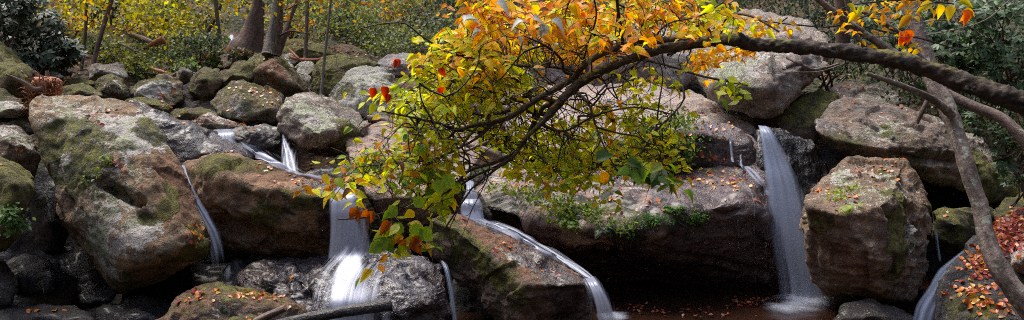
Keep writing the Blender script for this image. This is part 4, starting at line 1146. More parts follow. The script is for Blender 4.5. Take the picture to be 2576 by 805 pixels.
crown_tw = Tubes()
crowns = {'green': Leaves(), 'orange': Leaves(), 'low': Leaves()}


def spray(tx, ty, td, palette, Lf, key, nleaf, rng, direct=None):
    target = P(tx, ty, td)
    dist = np.linalg.norm(SK - target, axis=1) + rng.uniform(0, .12, len(SK))
    s0 = SK[np.argmin(dist)]
    n = 7
    ax = wiggle(s0, target, n, .5, rng.uniform(-.05, .18), rng)
    fwd = unit(target - s0)
    ext = target + (fwd * .5 + np.array((rng.uniform(-.9, .5), rng.uniform(-.5, .3), rng.uniform(-.6, .25)))) * .16
    ax = np.concatenate([ax, wiggle(target, ext, 4, .4, 0, rng)[1:]])
    crown_tw.add(ax, np.linspace(.0032, .0011, len(ax)), seg=4, sub=2)
    m = len(ax)
    for side in range(2):   # one or two side twigs
        i = rng.integers(m // 2, m - 1)
        e2 = ax[i] + np.array((rng.normal(0, .1), rng.normal(0, .08), rng.normal(-.01, .06)))
        tw = wiggle(ax[i], e2, 4, .4, 0, rng)
        crown_tw.add(tw, np.linspace(.0018, .0008, 4), seg=3, sub=2)
        ax = np.concatenate([ax, tw[1:]])
    cand = ax[m // 2 - 1:]
    ii = rng.integers(0, len(cand) - 1, nleaf)
    f = rng.random(nleaf)[:, None]
    pos = cand[ii] * (1 - f) + cand[np.minimum(ii + 1, len(cand) - 1)] * f
    pos = pos + rng.normal(0, .012, (nleaf, 3))
    side = rng.choice([-1, 1], nleaf)
    dr = np.stack([side * rng.uniform(.3, 1, nleaf), rng.uniform(-.9, .5, nleaf), rng.uniform(-.75, .15, nleaf)], -1)
    nr = np.stack([rng.normal(0, .4, nleaf), rng.uniform(-1.1, .1, nleaf), rng.uniform(.35, 1.1, nleaf)], -1)
    c = pal(palette, nleaf, rng)
    c2 = np.where(rng.random((nleaf, 1)) < .3, pal([(OR, 1), (YE, 2), (BR, .4)], nleaf, rng), c * np.array((1.1, 1.05, 1.0)))
    L = Lf * rng.uniform(.6, 1.1, nleaf) * (.88 if key == 'low' else .86)
    crowns[key].add(pos, dr, unit(nr), L, c, c2, OVATE, wid=rng.uniform(.65, 1.0, nleaf), curl=rng.uniform(-.3, 1.8, nleaf))


# zones: cx, cy, rx, ry, sprays, dmin, dmax, palette, leaf length, mesh
ZN = [
    (1330, 45, 150, 55, 34, 4.2, 5.2, P_ORANGE, .085, 'orange'),
    (1500, 50, 140, 55, 36, 4.2, 5.4, P_ORANGE, .080, 'orange'),
    (1680, 50, 120, 50, 26, 4.4, 5.4, P_ORANGE, .072, 'orange'),
    (1810, 40, 90, 40, 13, 4.4, 5.2, P_MIX, .07, 'orange'),
    (1230, 60, 60, 45, 9, 4.2, 4.8, P_ORANGE, .095, 'orange'),
    (1250, 120, 140, 40, 20, 4.2, 5.0, P_MIX, .075, 'orange'),
    (1450, 120, 120, 40, 15, 4.4, 5.2, P_ORANGE, .072, 'orange'),
    (1120, 150, 60, 40, 10, 4.1, 4.6, P_MIX, .075, 'green'),
    (1200, 185, 120, 50, 24, 4.2, 5.0, P_MIX, .068, 'green'),
    (1080, 245, 90, 55, 34, 4.1, 4.9, P_GREEN, .068, 'green'),
    (1270, 230, 120, 55, 17, 4.3, 5.1, P_GREEN, .066, 'green'),
    (1430, 290, 120, 50, 6, 4.4, 5.2, P_GREEN, .062, 'green'),
    (1130, 300, 120, 40, 24, 4.2, 5.0, P_GREEN, .064, 'green'),
    (1320, 350, 110, 45, 19, 4.4, 5.0, P_GREEN, .062, 'green'),
    (1480, 380, 110, 40, 16, 4.4, 5.0, P_GREEN, .062, 'green'),
    (1350, 400, 110, 35, 14, 4.4, 5.0, P_GREEN, .062, 'green'),
    (1600, 260, 100, 50, 6, 4.4, 5.0, P_GREEN, .062, 'green'),
    (1640, 330, 70, 45, 9, 4.4, 4.9, P_GREEN, .06, 'green'),
    (1620, 190, 110, 35, 6, 4.5, 5.2, P_GREEN, .06, 'green'),
    (1520, 300, 60, 30, 5, 4.4, 4.8, P_MIX, .065, 'green'),
    (1590, 410, 90, 30, 11, 4.3, 4.8, P_GREEN, .068, 'green'),
    (1480, 440, 80, 25, 7, 4.3, 4.7, P_GREEN, .06, 'green'),
    (1700, 400, 40, 40, 4, 4.4, 4.8, P_GREEN, .06, 'green'),
    (980, 400, 110, 25, 22, 4.0, 4.5, P_LOW, .066, 'low'),
    (1090, 420, 90, 30, 14, 4.1, 4.6, P_LOW, .07, 'low'),
    (915, 425, 60, 30, 11, 3.9, 4.3, P_LOW, .07, 'low'),
    (1100, 365, 100, 25, 14, 4.1, 4.6, P_LOW, .062, 'low'),
    (1090, 470, 60, 35, 9, 4.1, 4.5, P_BIG, .085, 'low'),
    (865, 445, 22, 22, 3, 3.9, 4.1, [(OR, 3), (BR, 1), (YG, 1)], .07, 'low'),
    (1000, 560, 40, 25, 4, 4.0, 4.2, P_BIG, .09, 'low'),
    (1050, 550, 25, 25, 2, 4.0, 4.2, P_BIG, .095, 'low'),
    (1000, 600, 50, 20, 3, 4.0, 4.2, [(GR, 2), (OR, 1.5), (YE, 1.5)], .09, 'low'),
    (1590, 445, 60, 20, 4, 4.0, 4.3, [(GR, 1), (DG_, 1)], .11, 'low'),
    (1840, 215, 60, 14, 4, 4.4, 4.7, P_BIG, .075, 'low'),
    (1180, 120, 50, 30, 7, 4.2, 4.7, P_MIX, .08, 'orange'),
]
for (cx, cy, rx, ry, n, d0, d1, pl, Lf, key) in ZN:
    for _ in range(int(n * (.9 if key == 'low' else 1.45))):
        a = rng.uniform(0, 6.283); rr = math.sqrt(rng.random())
        spray(cx + rx * rr * math.cos(a), cy + ry * rr * math.sin(a), rng.uniform(d0, d1), pl, Lf, key, rng.integers(7, 12), rng)
# bare crossing twigs
for _ in range(120):
    i = rng.integers(len(SK))
    if not (1000 < SKpx[i] < 1750): continue
    a = SK[i]
    b = a + np.array((rng.normal(-.12, .28), rng.normal(-.05, .18), rng.normal(.0, .22)))
    w = wiggle(a, b, 7, .6, rng.uniform(-.15, .15), rng)
    crown_tw.add(w, np.linspace(rng.uniform(.003, .006), .001, 7), seg=4, sub=2)
    for _k in range(2):
        j = rng.integers(2, 6)
        e = w[j] + rng.normal(0, .09, 3)
        crown_tw.add(wiggle(w[j], e, 4, .5, 0, rng), np.linspace(.002, .0008, 4), seg=3, sub=2)
crown_tw.build('twigs', M_BARK_TWIG, arch)
for k, L in crowns.items():
    L.build('crown', M_LEAF, arch)


def one_leaf(px, py, d, tip, L, col, colb, tpl=OVATE, parent=arch, label=None, nr=(0, -1, .4), wid=1.0, curl=1.0, mat=None):
    pos = P(px, py, d)[None]
    dr = (P(tip[0], tip[1], d) - pos[0])[None] + np.array([[0, rng.uniform(-.03, .03), 0]])
    v, f, c = leaf_arrays(pos, dr, np.array([nr], float), [L], np.array([col]), np.array([colb]), tpl, wid=np.array([wid]), curl=np.array([curl]))
    o = mesh_obj('leaf', v, f, mat or M_LEAF, parent, attrs={'Col': c})
    if label: o['label'] = label
    return o


for px, py, tx, ty, L, tp in [(945, 222, 928, 255, .07, CURL), (975, 218, 958, 258, .075, OVATE), (985, 240, 965, 258, .06, OVATE), (1008, 150, 988, 170, .065, CURL), (1002, 155, 985, 172, .05, OVATE), (1100, 222, 1125, 245, .07, CURL),
                              (1112, 170, 1116, 200, .06, CURL)]:
    one_leaf(px, py, 4.05, (tx, ty), L * .66, (.32, .022, .012), (.45, .06, .02), CURL, label='curled crimson leaf', wid=1.25, nr=(rng.normal(0, .5), -1, .3))
for px, py, tx, ty, L in [(905, 530, 870, 545, .07), (925, 525, 918, 552, .07), (940, 530, 932, 550, .06), (905, 528, 900, 548, .05), (1035, 605, 1050, 622, .07), (1020, 600, 1012, 618, .07), (1060, 600, 1040, 612, .07), (985, 560, 965, 575, .07)]:
    one_leaf(px, py, 4.0, (tx, ty), L, (.42, .11, .015), (.22, .03, .01), CURL, label='curled orange-brown leaf')
for px, py, tx, ty, L in [(1318, 55, 1288, 62, .10), (1340, 50, 1368, 50, .11), (1360, 60, 1372, 92, .11), (1385, 52, 1430, 72, .12), (1300, 90, 1330, 120, .07), (1165, 55, 1200, 30, .10), (1170, 50, 1220, 42, .10), (1245, 8, 1290, 25, .12), (1378, 75, 1350, 80, .09), (1210, 78, 1180, 90, .10), (1405, 110, 1380, 125, .06)]:
    one_leaf(px, py, 4.1, (tx, ty), L * .72, (.60, .60, .57), (.42, .47, .38), OVATE, label='leaf coloured pale as if backlit', nr=(rng.normal(0, .4), -.45, 1), wid=1.05, curl=1.6, mat=M_LEAFD)  # whitish leaf colour stands in for light from behind
for px, py, tx, ty, L, w in [(1530, 430, 1520, 462, .10, 1.3), (1600, 420, 1608, 480, .12, 1.3), (1580, 415, 1545, 465, .11, 1.2), (1590, 415, 1640, 440, .12, 1.2), (1575, 405, 1630, 415, .11, 1.2), (1500, 400, 1540, 380, .11, 1.3)]:
    one_leaf(px, py, 4.1, (tx, ty), L * .72, (.09, .17, .045), (.12, .2, .05), OVATE, label='large dark green leaf', wid=w * .85, curl=1.5, nr=(rng.normal(0, .3), -.8, .6))
one_leaf(1512, 430, 4.05, (1528, 462), .09, (.75, .33, .02), (.65, .2, .02), label='orange-yellow leaf among large green leaves', wid=.8)
one_leaf(1120, 405, 4.1, (1118, 445), .08, (.5, .42, .03), (.35, .15, .02), label='yellow leaf with brown edges')
for px, py, tx, ty, L in [(960, 612, 930, 632, .1), (1010, 560, 990, 600, .1), (975, 600, 945, 628, .11), (1055, 575, 1085, 605, .12), (1045, 560, 1050, 600, .11), (1115, 440, 1140, 470, .11), (1100, 450, 1108, 485, .1), (1000, 520, 975, 545, .1), (1040, 500, 1068, 520, .09)]:
    one_leaf(px, py, 4.0, (tx, ty), L * .78, (.2, .33, .05), (.4, .5, .05), label=None, wid=1.1, curl=.6)


# ------------------------------------------------------------------ trees on the right
def tree_tubes(name, label, parts, mat, cat='tree', group=None, foliage=None, seg=14, rough=.1):
    base = P(*parts[0][1][0][:3])
    e = empty(name, base, label, cat, group)
    for pn, L in parts:
        T = Tubes()
        T.add(*wpts(L), seg=seg if pn == 'trunk' else 8, sub=6, rough=rough)
        T.build(pn, mat, e)
    return e


lean = tree_tubes('leaning_tree', 'slim grey lichen-spotted tree leaning across the right foreground', [
    ('trunk', [(2680, 900, 5.6, 56), (2576, 762, 5.7, 54), (2512, 672, 5.8, 48), (2482, 600, 5.9, 43), (2462, 512, 6.0, 40), (2427, 402, 6.1, 38), (2407, 340, 6.2, 38), (2385, 275, 6.3, 44), (2352, 215, 6.4, 42), (2334, 165, 6.5, 44), (2308, 80, 6.6, 42), (2285, 0, 6.7, 42), (2270, -80, 6.8, 40)]),
    ('branch', [(2395, 290, 6.2, 24), (2350, 252, 6.1, 19), (2300, 228, 6.0, 16), (2240, 205, 5.9, 14), (2180, 185, 5.8, 10)])], M_BARK_GREY, rough=.22)
tree_tubes('fallen_branch', 'thick pinkish limb slanting down to the right edge, under the arching trunk', [
    ('trunk', [(2340, 215, 6.6, 26), (2400, 246, 6.5, 26), (2460, 272, 6.4, 26), (2520, 298, 6.3, 27), (2576, 350, 6.2, 30), (2660, 430, 6.1, 32), (2860, 640, 6.0, 36), (3000, 1000, 5.9, 40)])], M_BARK_PINK, cat='branch')
tree_tubes('tree_limb', 'mossy grey limb lying along the arching trunk at the right edge', [
    ('trunk', [(2380, 190, 4.9, 12), (2440, 215, 4.9, 17), (2520, 235, 4.9, 20), (2620, 262, 4.9, 22)])], M_BARK_ARCH, cat='branch')
tree_tubes('tree_limb', 'brown limb rising to the upper left from the arching trunk', [
    ('trunk', [(2275, 150, 5.0, 20), (2220, 115, 5.0, 19), (2160, 75, 5.0, 18), (2100, 30, 5.0, 16), (2060, 0, 5.0, 14), (2000, -50, 5, 13)])], M_BARK_GREY, cat='branch')
tree_tubes('tree_limb', 'pale thin limb between the brown limb and the leaning tree', [
    ('trunk', [(2350, 180, 5.6, 20), (2300, 130, 5.6, 17), (2270, 90, 5.6, 14), (2200, 45, 5.6, 11), (2140, 15, 5.6, 9), (2080, -30, 5.6, 8)])], M_BARK_GREY, cat='branch')
tree_tubes('tree_limb', 'short crooked grey limb standing behind the arching trunk', [
    ('trunk', [(2215, 145, 5.2, 13), (2180, 118, 5.2, 11), (2155, 95, 5.2, 11), (2140, 60, 5.2, 10), (2130, 0, 5.2, 10), (2128, -40, 5.2, 10)])], M_BARK_GREY, cat='branch')
tree_tubes('vine', 'thin bare pale vine looping under the arching trunk', [
    ('trunk', [(1980, 145, 4.7, 7), (2010, 160, 4.6, 7), (2040, 175, 4.6, 8), (2080, 170, 4.6, 7), (2110, 160, 4.7, 5)]),
    ('branch', [(1930, 185, 4.4, 2), (2000, 182, 4.4, 2.5), (2060, 180, 4.4, 2.5), (2110, 165, 4.4, 2.5)])], M_BARK_GREY, cat='vine')

# beech twigs with small orange leaves
bt = empty('beech_branch', P(2250, -40, 5.2), 'beech twigs with small orange leaves hanging in at the top right', 'branch')
T = Tubes(); LV = Leaves()
bl = [[(2300, -30, 5.2, 5), (2200, 30, 5.1, 4), (2100, 66, 5.0, 4), (2000, 62, 4.9, 4), (1900, 50, 4.8, 3)],
      [(2400, 10, 5.2, 4), (2300, 0, 5.1, 4), (2200, 5, 5.0, 4), (2120, 20, 4.9, 3), (2060, 60, 4.8, 2)],
      [(2420, 130, 5.2, 3), (2330, 100, 5.0, 4), (2230, 80, 5.0, 4), (2150, 60, 5.0, 3)],
      [(1980, 45, 5, 4), (1930, 80, 5.2, 3), (1880, 110, 5.4, 3), (1820, 130, 5.4, 3), (1760, 150, 5.4, 3)],
      [(1950, 110, 5.3, 4), (1880, 130, 5.3, 3), (1820, 150, 5.3, 2), (1760, 165, 5.3, 2)]]
for L in bl:
    q, r = T.add(*wpts(L), seg=5, sub=4)
    ns = {0: 9, 1: 9, 2: 4, 3: 16, 4: 13}[bl.index(L)]
    for _ in range(ns):
        i = rng.integers(3, len(q))
        e = q[i] + np.array((rng.normal(-.05, .08), rng.normal(0, .1), rng.normal(-.02, .05)))
        w = wiggle(q[i], e, 4, .3, 0, rng)
        T.add(w, np.linspace(.0015, .0008, 4), seg=3, sub=1)
        m = 7
        pos = w[rng.integers(0, 4, m)] + rng.normal(0, .02, (m, 3))
        dr = np.stack([rng.uniform(-1, 1, m), rng.uniform(-.6, .4, m), rng.uniform(-.8, .1, m)], -1)
        nr = np.stack([rng.normal(0, .4, m), rng.uniform(-1.2, 0, m), rng.uniform(.3, 1, m)], -1)
        LV.add(pos, dr, unit(nr), .042 * rng.uniform(.7, 1.2, m), pal(P_BEECH, m, rng), pal(P_BEECH, m, rng), OVATE, wid=.9)
T.build('twigs', M_BARK_TWIG, bt)
LV.build('crown', M_LEAF, bt)

hl = empty('leafy_twig', P(2560, -20, 4.2), 'thin twig at the top right with big yellow leaves and two ragged orange ones', 'twig')
T = Tubes()
T.add(*wpts([(2620, -60, 4.2, 4), (2540, 0, 4.2, 3), (2480, 50, 4.15, 3), (2400, 75, 4.1, 3), (2300, 92, 4.0, 2.5), (2200, 90, 4.0, 2)]), seg=5)
T.add(*wpts([(2420, -20, 4.1, 3), (2350, 5, 4.05, 2.5), (2300, 25, 4.0, 2), (2290, 60, 4.0, 2), (2260, 95, 4, 1.5)]), seg=5)
T.add(*wpts([(2470, 90, 4.1, 4), (2440, 68, 4.1, 3), (2380, 50, 4.1, 3), (2290, 60, 4.0, 2)]), seg=5)
T.build('twigs', M_BARK_GREY, hl)
for px, py, tx, ty, L, ca, cb, w in [(2345, 5, 2305, 30, .10, YE, (.5, .35, .03), .8), (2360, 10, 2370, 45, .09, YE, OR, 1.1), (2395, 12, 2380, 48, .09, YE, YE, 1.0), (2410, 5, 2465, 15, .10, (.4, .4, .03), YE, .8), (2425, 25, 2475, 40, .09, (.7, .4, .02), YE, .7),
                                     (2295, 40, 2262, 70, .10, (.5, .2, .06), (.5, .45, .03), .9), (2250, 92, 2285, 88, .05, YG, YG, .6), (2255, 120, 2290, 112, .06, YG, YG, .6), (2285, 118, 2310, 112, .045, YG, YG, .8),
                                     (2130, 10, 2165, 40, .08, (.45, .42, .03), YE, .8), (2160, 25, 2135, 60, .09, YE, OR, .7), (2170, 15, 2150, 40, .07, YG, YG, .8)]:
    one_leaf(px, py, 4.05, (tx, ty), L * .82, ca, cb, parent=hl, wid=w * .85, nr=(rng.normal(0, .3), -1, .5))
for px, py, tx, ty in [(2428, 25, 2426, 55), (2280, 75, 2288, 112), (2268, 78, 2266, 105)]:
    for k in range(3):
        one_leaf(px + k * 3 - 3, py, 4.05 + .01 * k, (tx + k * 2, ty), .062, (.8, .22, .01), (.7, .13, .01), CURL, parent=hl, label='ragged bright orange leaf', wid=.9)


# ------------------------------------------------------------------ fallen leaves on rocks
LF_T = {}
FC = {'orange': (.50, .14, .018), 'red': (.28, .032, .018), 'yellow': (.55, .29, .03), 'tan': (.36, .19, .11), 'brown': (.14, .055, .03)}
zones = [  # cx cy rx ry n mix L
    (290, 285, 90, 30, 14, 'trb', .06), (290, 408, 22, 8, 14, 'trb', .055), (325, 455, 40, 25, 6, 'tr', .05), (160, 330, 50, 40, 3, 'to', .05),
    (492, 588, 24, 26, 26, 'oyr', .06), (270, 345, 60, 40, 6, 'to', .05),
    (640, 235, 60, 22, 60, 'ot', .055), (700, 262, 30, 14, 16, 'ot', .05), (520, 300, 50, 20, 20, 'ro', .06), (600, 305, 30, 12, 18, 'or', .055),
    (730, 455, 70, 16, 26, 'ot', .05), (660, 425, 30, 10, 7, 'ot', .05), (560, 382, 40, 4, 7, 'ot', .05), (650, 320, 50, 12, 6, 'to', .06),
    (500, 748, 60, 22, 22, 'ory', .065), (630, 742, 60, 12, 28, 'oyt', .06), (690, 748, 50, 14, 20, 'rot', .06), (745, 770, 20, 10, 3, 't', .07),
    (990, 665, 30, 12, 1, 't', .08), (735, 700, 6, 8, 2, 'o', .06), (640, 800, 30, 6, 5, 'ro', .06),
    (1270, 620, 60, 35, 14, 'ro', .05), (1370, 680, 70, 30, 14, 'ro', .05), (1170, 550, 40, 10, 6, 'r', .05),
    (1720, 280, 50, 12, 34, 'r', .06), (1790, 330, 60, 40, 46, 'rot', .06), (1840, 320, 30, 30, 10, 'yo', .05), (1760, 452, 130, 18, 60, 'orry', .06), (1850, 470, 60, 22, 26, 'oyr', .06), (1800, 400, 40, 20, 14, 'roo', .06),
    (1540, 505, 60, 12, 9, 'to', .05), (1640, 520, 60, 20, 10, 'tro', .06), (1350, 440, 80, 30, 26, 'oor', .06), (1290, 380, 50, 20, 20, 'o', .06), (1590, 330, 90, 20, 20, 'o', .05), (1900, 500, 30, 20, 4, 'o', .06),
    (1920, 120, 70, 60, 12, 't', .06), (2000, 110, 50, 40, 8, 't', .06), (1330, 470, 50, 20, 16, 'or', .06), (1450, 480, 80, 20, 12, 'or', .06),
    (960, 340, 60, 14, 10, 'to', .05), (920, 370, 30, 30, 6, 'to', .05), (890, 330, 30, 20, 5, 'o', .05),
    (2200, 430, 80, 35, 46, 'ott', .05), (2060, 480, 30, 10, 9, 'o', .05), (2110, 500, 45, 22, 18, 'ro', .055), (2240, 400, 50, 6, 12, 'ot', .05),
    (2300, 290, 120, 30, 10, 'ot', .06), (2130, 260, 40, 14, 6, 'o', .06), (2150, 215, 50, 10, 14, 'ro', .05),
    (2530, 580, 45, 32, 190, 'rro', .065), (2560, 560, 30, 40, 90, 'rro', .065), (2465, 660, 45, 22, 60, 'rooy', .065), (2440, 735, 60, 26, 50, 'rooy', .065), (2520, 620, 60, 20, 80, 'rro', .065), (2540, 770, 50, 22, 22, 'ort', .07), (2470, 765, 30, 16, 16, 'oy', .07), (2480, 680, 40, 25, 30, 'rr', .06),
    (2385, 545, 14, 10, 3, 'to', .06), (1880, 758, 60, 12, 60, 'robb', .05), (1630, 775, 60, 14, 34, 'rbtb', .05), (1760, 785, 120, 14, 40, 'rbb', .05), (60, 190, 40, 40, 9, 'oy', .06), (100, 782, 60, 8, 5, 'yo', .07),
    (740, 110, 60, 10, 14, 'o', .07), (660, 145, 40, 10, 8, 'o', .05), (410, 240, 30, 8, 5, 'or', .06), (400, 262, 40, 8, 5, 'or', .06), (40, 400, 40, 20, 6, 'ro', .06), (1545, 545, 30, 10, 6, 'rt', .05),
]
NM = {'t': 'tan', 'r': 'red', 'o': 'orange', 'y': 'yellow', 'b': 'brown'}
fl = []
for cx, cy, rx, ry, n, mix, L in zones:
    for _ in range(int(n * 1.15)):
        x = cx + rx * rng.normal() * .55; y = cy + ry * rng.normal() * .55
        h = pick(x, y)
        if h is None: continue
        if h[2] == 'ground' and h[0][2] < .02:
            r_ = ray(x, y)
            h = (r_ * (-(CAMZ - .015) / r_[2]) + np.array((0, 0, CAMZ)), np.array((0., 0, 1)), 'pool')
        nrm = h[1]
        if nrm[2] < .05 and rng.random() < .8: continue
        fl.append((h[0], nrm, NM[mix[rng.integers(len(mix))]], L * rng.uniform(.5, 1.1), h[2]))
fl.sort(key=lambda q: -q[3] / q[0][1])
WARM = {}


def leaf_proto(cname, k):
    key = (cname, k)
    if key not in LF_T:
        c = np.array(FC[cname])
        v, f, cc = leaf_arrays(np.array([[0, -.5, .05]]), np.array([[0., 1, 0]]), np.array([[0., 0, 1]]), [1.0], (c * (.8 + .25 * k))[None], (c * (1.15 - .2 * k))[None],
                               (OVATE, CURL, OVATE)[k % 3], wid=np.array([(.95, 1.2, .75)[k % 3]]), curl=np.array([(.8, .6, -.5)[k % 3]]))
        me_o = mesh_obj('fallen_leaf', v, f, M_FALLEN, attrs={'Col': cc})
        LF_T[key] = me_o.data
        bpy.data.objects.remove(me_o)
    return LF_T[key]


olab = {o.name: o['label'] for o in ROCKS}
SIMP = {}
used_lab = set()
rest = Leaves()
for i, (loc, nrm, cn, L, on) in enumerate(fl):
    nn = unit(nrm + rng.normal(0, .22, 3))
    t = unit(np.cross(nn, rng.normal(size=3)))
    b = np.cross(nn, t)
    if i < 290:
        o = bpy.data.objects.new('fallen_leaf', leaf_proto(cn, int(rng.integers(3))))
        M = Matrix(((t[0], b[0], nn[0], 0), (t[1], b[1], nn[1], 0), (t[2], b[2], nn[2], 0), (0, 0, 0, 1)))
        o.matrix_world = Matrix.Translation(Vector(loc + nn * .006)) @ M @ Matrix.Scale(L, 4)
        COL.objects.link(o)
        where = olab.get(on, 'forest floor between the rocks' if on == 'ground' else 'brown pool below the waterfalls')
        w = ('fallen %s leaf lying on the %s' % (cn, where)).replace(',', '').split()
        tag(o, ' '.join(w[:16]), 'leaf', 'fallen leaves on the rocks')
    else:
        c = np.array(FC[cn])[None] * rng.uniform(.8, 1.2)
        rest.add((loc + nn * .008)[None], b[None], nn[None], [L], c, c * .9, OVATE_S, curl=rng.uniform(-1, 1.5, 1))
if rest.V:
    tag(rest.build('leaf_litter', M_FALLEN), 'loose fallen autumn leaves scattered over the boulders', 'leaves', kind='stuff')


# ------------------------------------------------------------------ ferns and small plants on the rocks
def fern(LV, base, dr, L, rng, col, n=11, up=(0, 0, 1.)):
    dr = unit(np.array(dr))
    t = np.linspace(.12, 1, n)
    sag = -.5 * L * t ** 2
    ax = base + dr * (t * L)[:, None] + np.array((0, 0, 1)) * sag[:, None]
    tan = unit(np.gradient(ax, axis=0))
    sd = unit(np.cross(tan, np.array(up) + rng.normal(0, .2, 3)))
    ll = L * .26 * np.sin(np.pi * np.clip(t * .85 + .12, 0, 1))
    for s in (-1, 1):
        LV.add(ax, sd * s + tan * .45, unit(np.cross(sd, tan) + rng.normal(0, .1, (n, 3))), ll, pal([(col, 1)], n, rng), pal([(col, 1)], n, rng), LANCE, wid=1.1)


def plant_patch(name, label, cat, spots, palette, Lf, kind='leaf', n=5, spread=.05, parent_group=None, matl=M_LEAF):
    h0 = None
    LV = Leaves(); T = Tubes()
    cnt = 0
    for (cx, cy, rx, ry, m) in spots:
        for _ in range(m):
            x = cx + rx * rng.normal() * .5; y = cy + ry * rng.normal() * .5
            h = PICK(x, y)
            if h is None: continue
            p0, nn = h[0], h[1]
            if h0 is None: h0 = p0
            if kind == 'fern':
                for _k in range(3):
                    d = unit(nn * .4 + np.array((rng.normal(0, .7), -.7 + rng.normal(0, .2), rng.uniform(-.1, .5))))
                    fern(LV, p0, d, Lf * rng.uniform(.6, 1.2), rng, palette[rng.integers(len(palette))][0])
            else:
                tip = p0 + unit(nn + rng.normal(0, .5, 3) + np.array((0, -.3, .3))) * spread * rng.uniform(.5, 1.6)
                T.add(np.array([p0, (p0 + tip) / 2 + rng.normal(0, .008, 3), tip]), [.0022, .0016, .001], seg=3, sub=1)
                pos = tip + rng.normal(0, spread * .4, (n, 3))
                dr = rng.normal(size=(n, 3)) + np.array((0, -.5, -.2))
                nr = np.stack([rng.normal(0, .5, n), rng.uniform(-.9, .1, n), rng.uniform(.3, 1, n)], -1)
                LV.add(pos, dr, unit(nr), Lf * rng.uniform(.6, 1.3, n), pal(palette, n, rng), pal(palette, n, rng), OVATE_S, wid=.9)
            cnt += 1
    if h0 is None: return
    e = empty(name, h0, label, cat, parent_group)
    LV.build('foliage', matl, e)


G1 = [((.12, .18, .03), 3), ((.22, .28, .03), 2), ((.06, .10, .02), 1)]
G2 = [((.05, .10, .03), 3), ((.08, .14, .04), 2)]
G3 = [((.09, .20, .03), 2), ((.05, .13, .03), 1)]
plant_patch('leafy_plant', 'leafy green plants trailing over the lip of the undercut block, left end', 'plant', [(1340, 500, 40, 22, 46), (1300, 485, 30, 12, 16), (1250, 480, 26, 10, 14)], G1, .035, n=6)
plant_patch('leafy_plant', 'tangle of green and yellow plants hanging mid lip of the undercut block', 'plant', [(1420, 520, 50, 24, 60), (1480, 540, 40, 20, 40), (1400, 545, 40, 16, 26), (1530, 565, 30, 16, 14), (1575, 575, 26, 14, 10)], G1, .038, n=6)
plant_patch('fern', 'light green fern drooping over the black hollow', 'fern', [(1420, 555, 30, 10, 8), (1450, 560, 14, 8, 4)], [((.16, .24, .04), 1)], .16, kind='fern')
plant_patch('fern', 'grey-green fern fronds hanging furthest from the lip', 'fern', [(1512, 575, 20, 8, 6)], [((.10, .15, .08), 1)], .14, kind='fern')
plant_patch('ground_cover', 'bright low green moss-like plants on the right end of the lip', 'plant', [(1640, 555, 44, 14, 90), (1750, 550, 26, 16, 60), (1590, 590, 12, 10, 10)], G3, .018, n=8, spread=.03)
plant_patch('fern', 'small green fern between two low green mats on the lip', 'fern', [(1690, 525, 26, 12, 9)], [((.12, .26, .04), 1)], .12, kind='fern')
plant_patch('shrub', 'dense small-leaved shrub on the shelf behind the yellow-green leaves', 'shrub', [(1640, 350, 50, 30, 80), (1700, 330, 60, 26, 60), (1610, 380, 40, 26, 50), (1690, 390, 40, 24, 40)], [((.09, .15, .04), 3), ((.16, .24, .05), 2), ((.25, .32, .05), 1)], .05, n=7, spread=.14)
plant_patch('shrub', 'low green seedlings in the crack of the shelf', 'shrub', [(1560, 420, 60, 16, 30), (1480, 410, 60, 14, 30), (1400, 420, 50, 14, 20), (1500, 345, 60, 14, 30)], G1, .045, n=6, spread=.08)
plant_patch('seedling', 'yellow-green seedling on top of the big block boulder', 'plant', [(2105, 500, 12, 10, 12), (2140, 485, 10, 8, 6)], [((.32, .42, .04), 1)], .035, n=4, spread=.07)
plant_patch('fern', 'single pale fern frond on the big block boulder', 'fern', [(2150, 518, 2, 1, 1)], [((.35, .45, .05), 1)], .2, kind='fern')
plant_patch('leafy_plant', 'pale blue-green leafy plant at the left edge below the shaggy moss', 'plant', [(22, 540, 18, 26, 40), (30, 560, 22, 10, 20)], [((.14, .24, .09), 3), ((.2, .32, .12), 1)], .045, n=5, spread=.06)
plant_patch('seedling', 'tiny fern seedlings on the face of the lichen boulder', 'plant', [(235, 445, 20, 10, 8), (275, 405, 14, 5, 8)], [((.3, .36, .04), 1), ((.1, .16, .03), 2)], .04, n=4, spread=.04)
plant_patch('grass_tuft', 'grassy tuft on the shelf edge beside the wet slope', 'plant', [(1610, 310, 40, 10, 14), (1700, 300, 20, 10, 6)], [((.25, .3, .12), 1)], .14, kind='fern')
plant_patch('leafy_plant', 'green undergrowth around the speckled boulder, right of the tall angular boulder', 'plant', [(2300, 230, 50, 20, 30), (2180, 190, 60, 14, 30)], G2, .06, n=6, spread=.1)


# ------------------------------------------------------------------ dead wood
def log(name, label, L, mat, cat='log', seg=14, rough=.14, flat=1.0):
    T = Tubes()
    q, r = T.add(*wpts(L), seg=seg, sub=8, rough=rough, seed=random.random() * 50, flat=flat)
    o = T.build(name, mat, None, origin=q[0])
    return tag(o, label, cat)


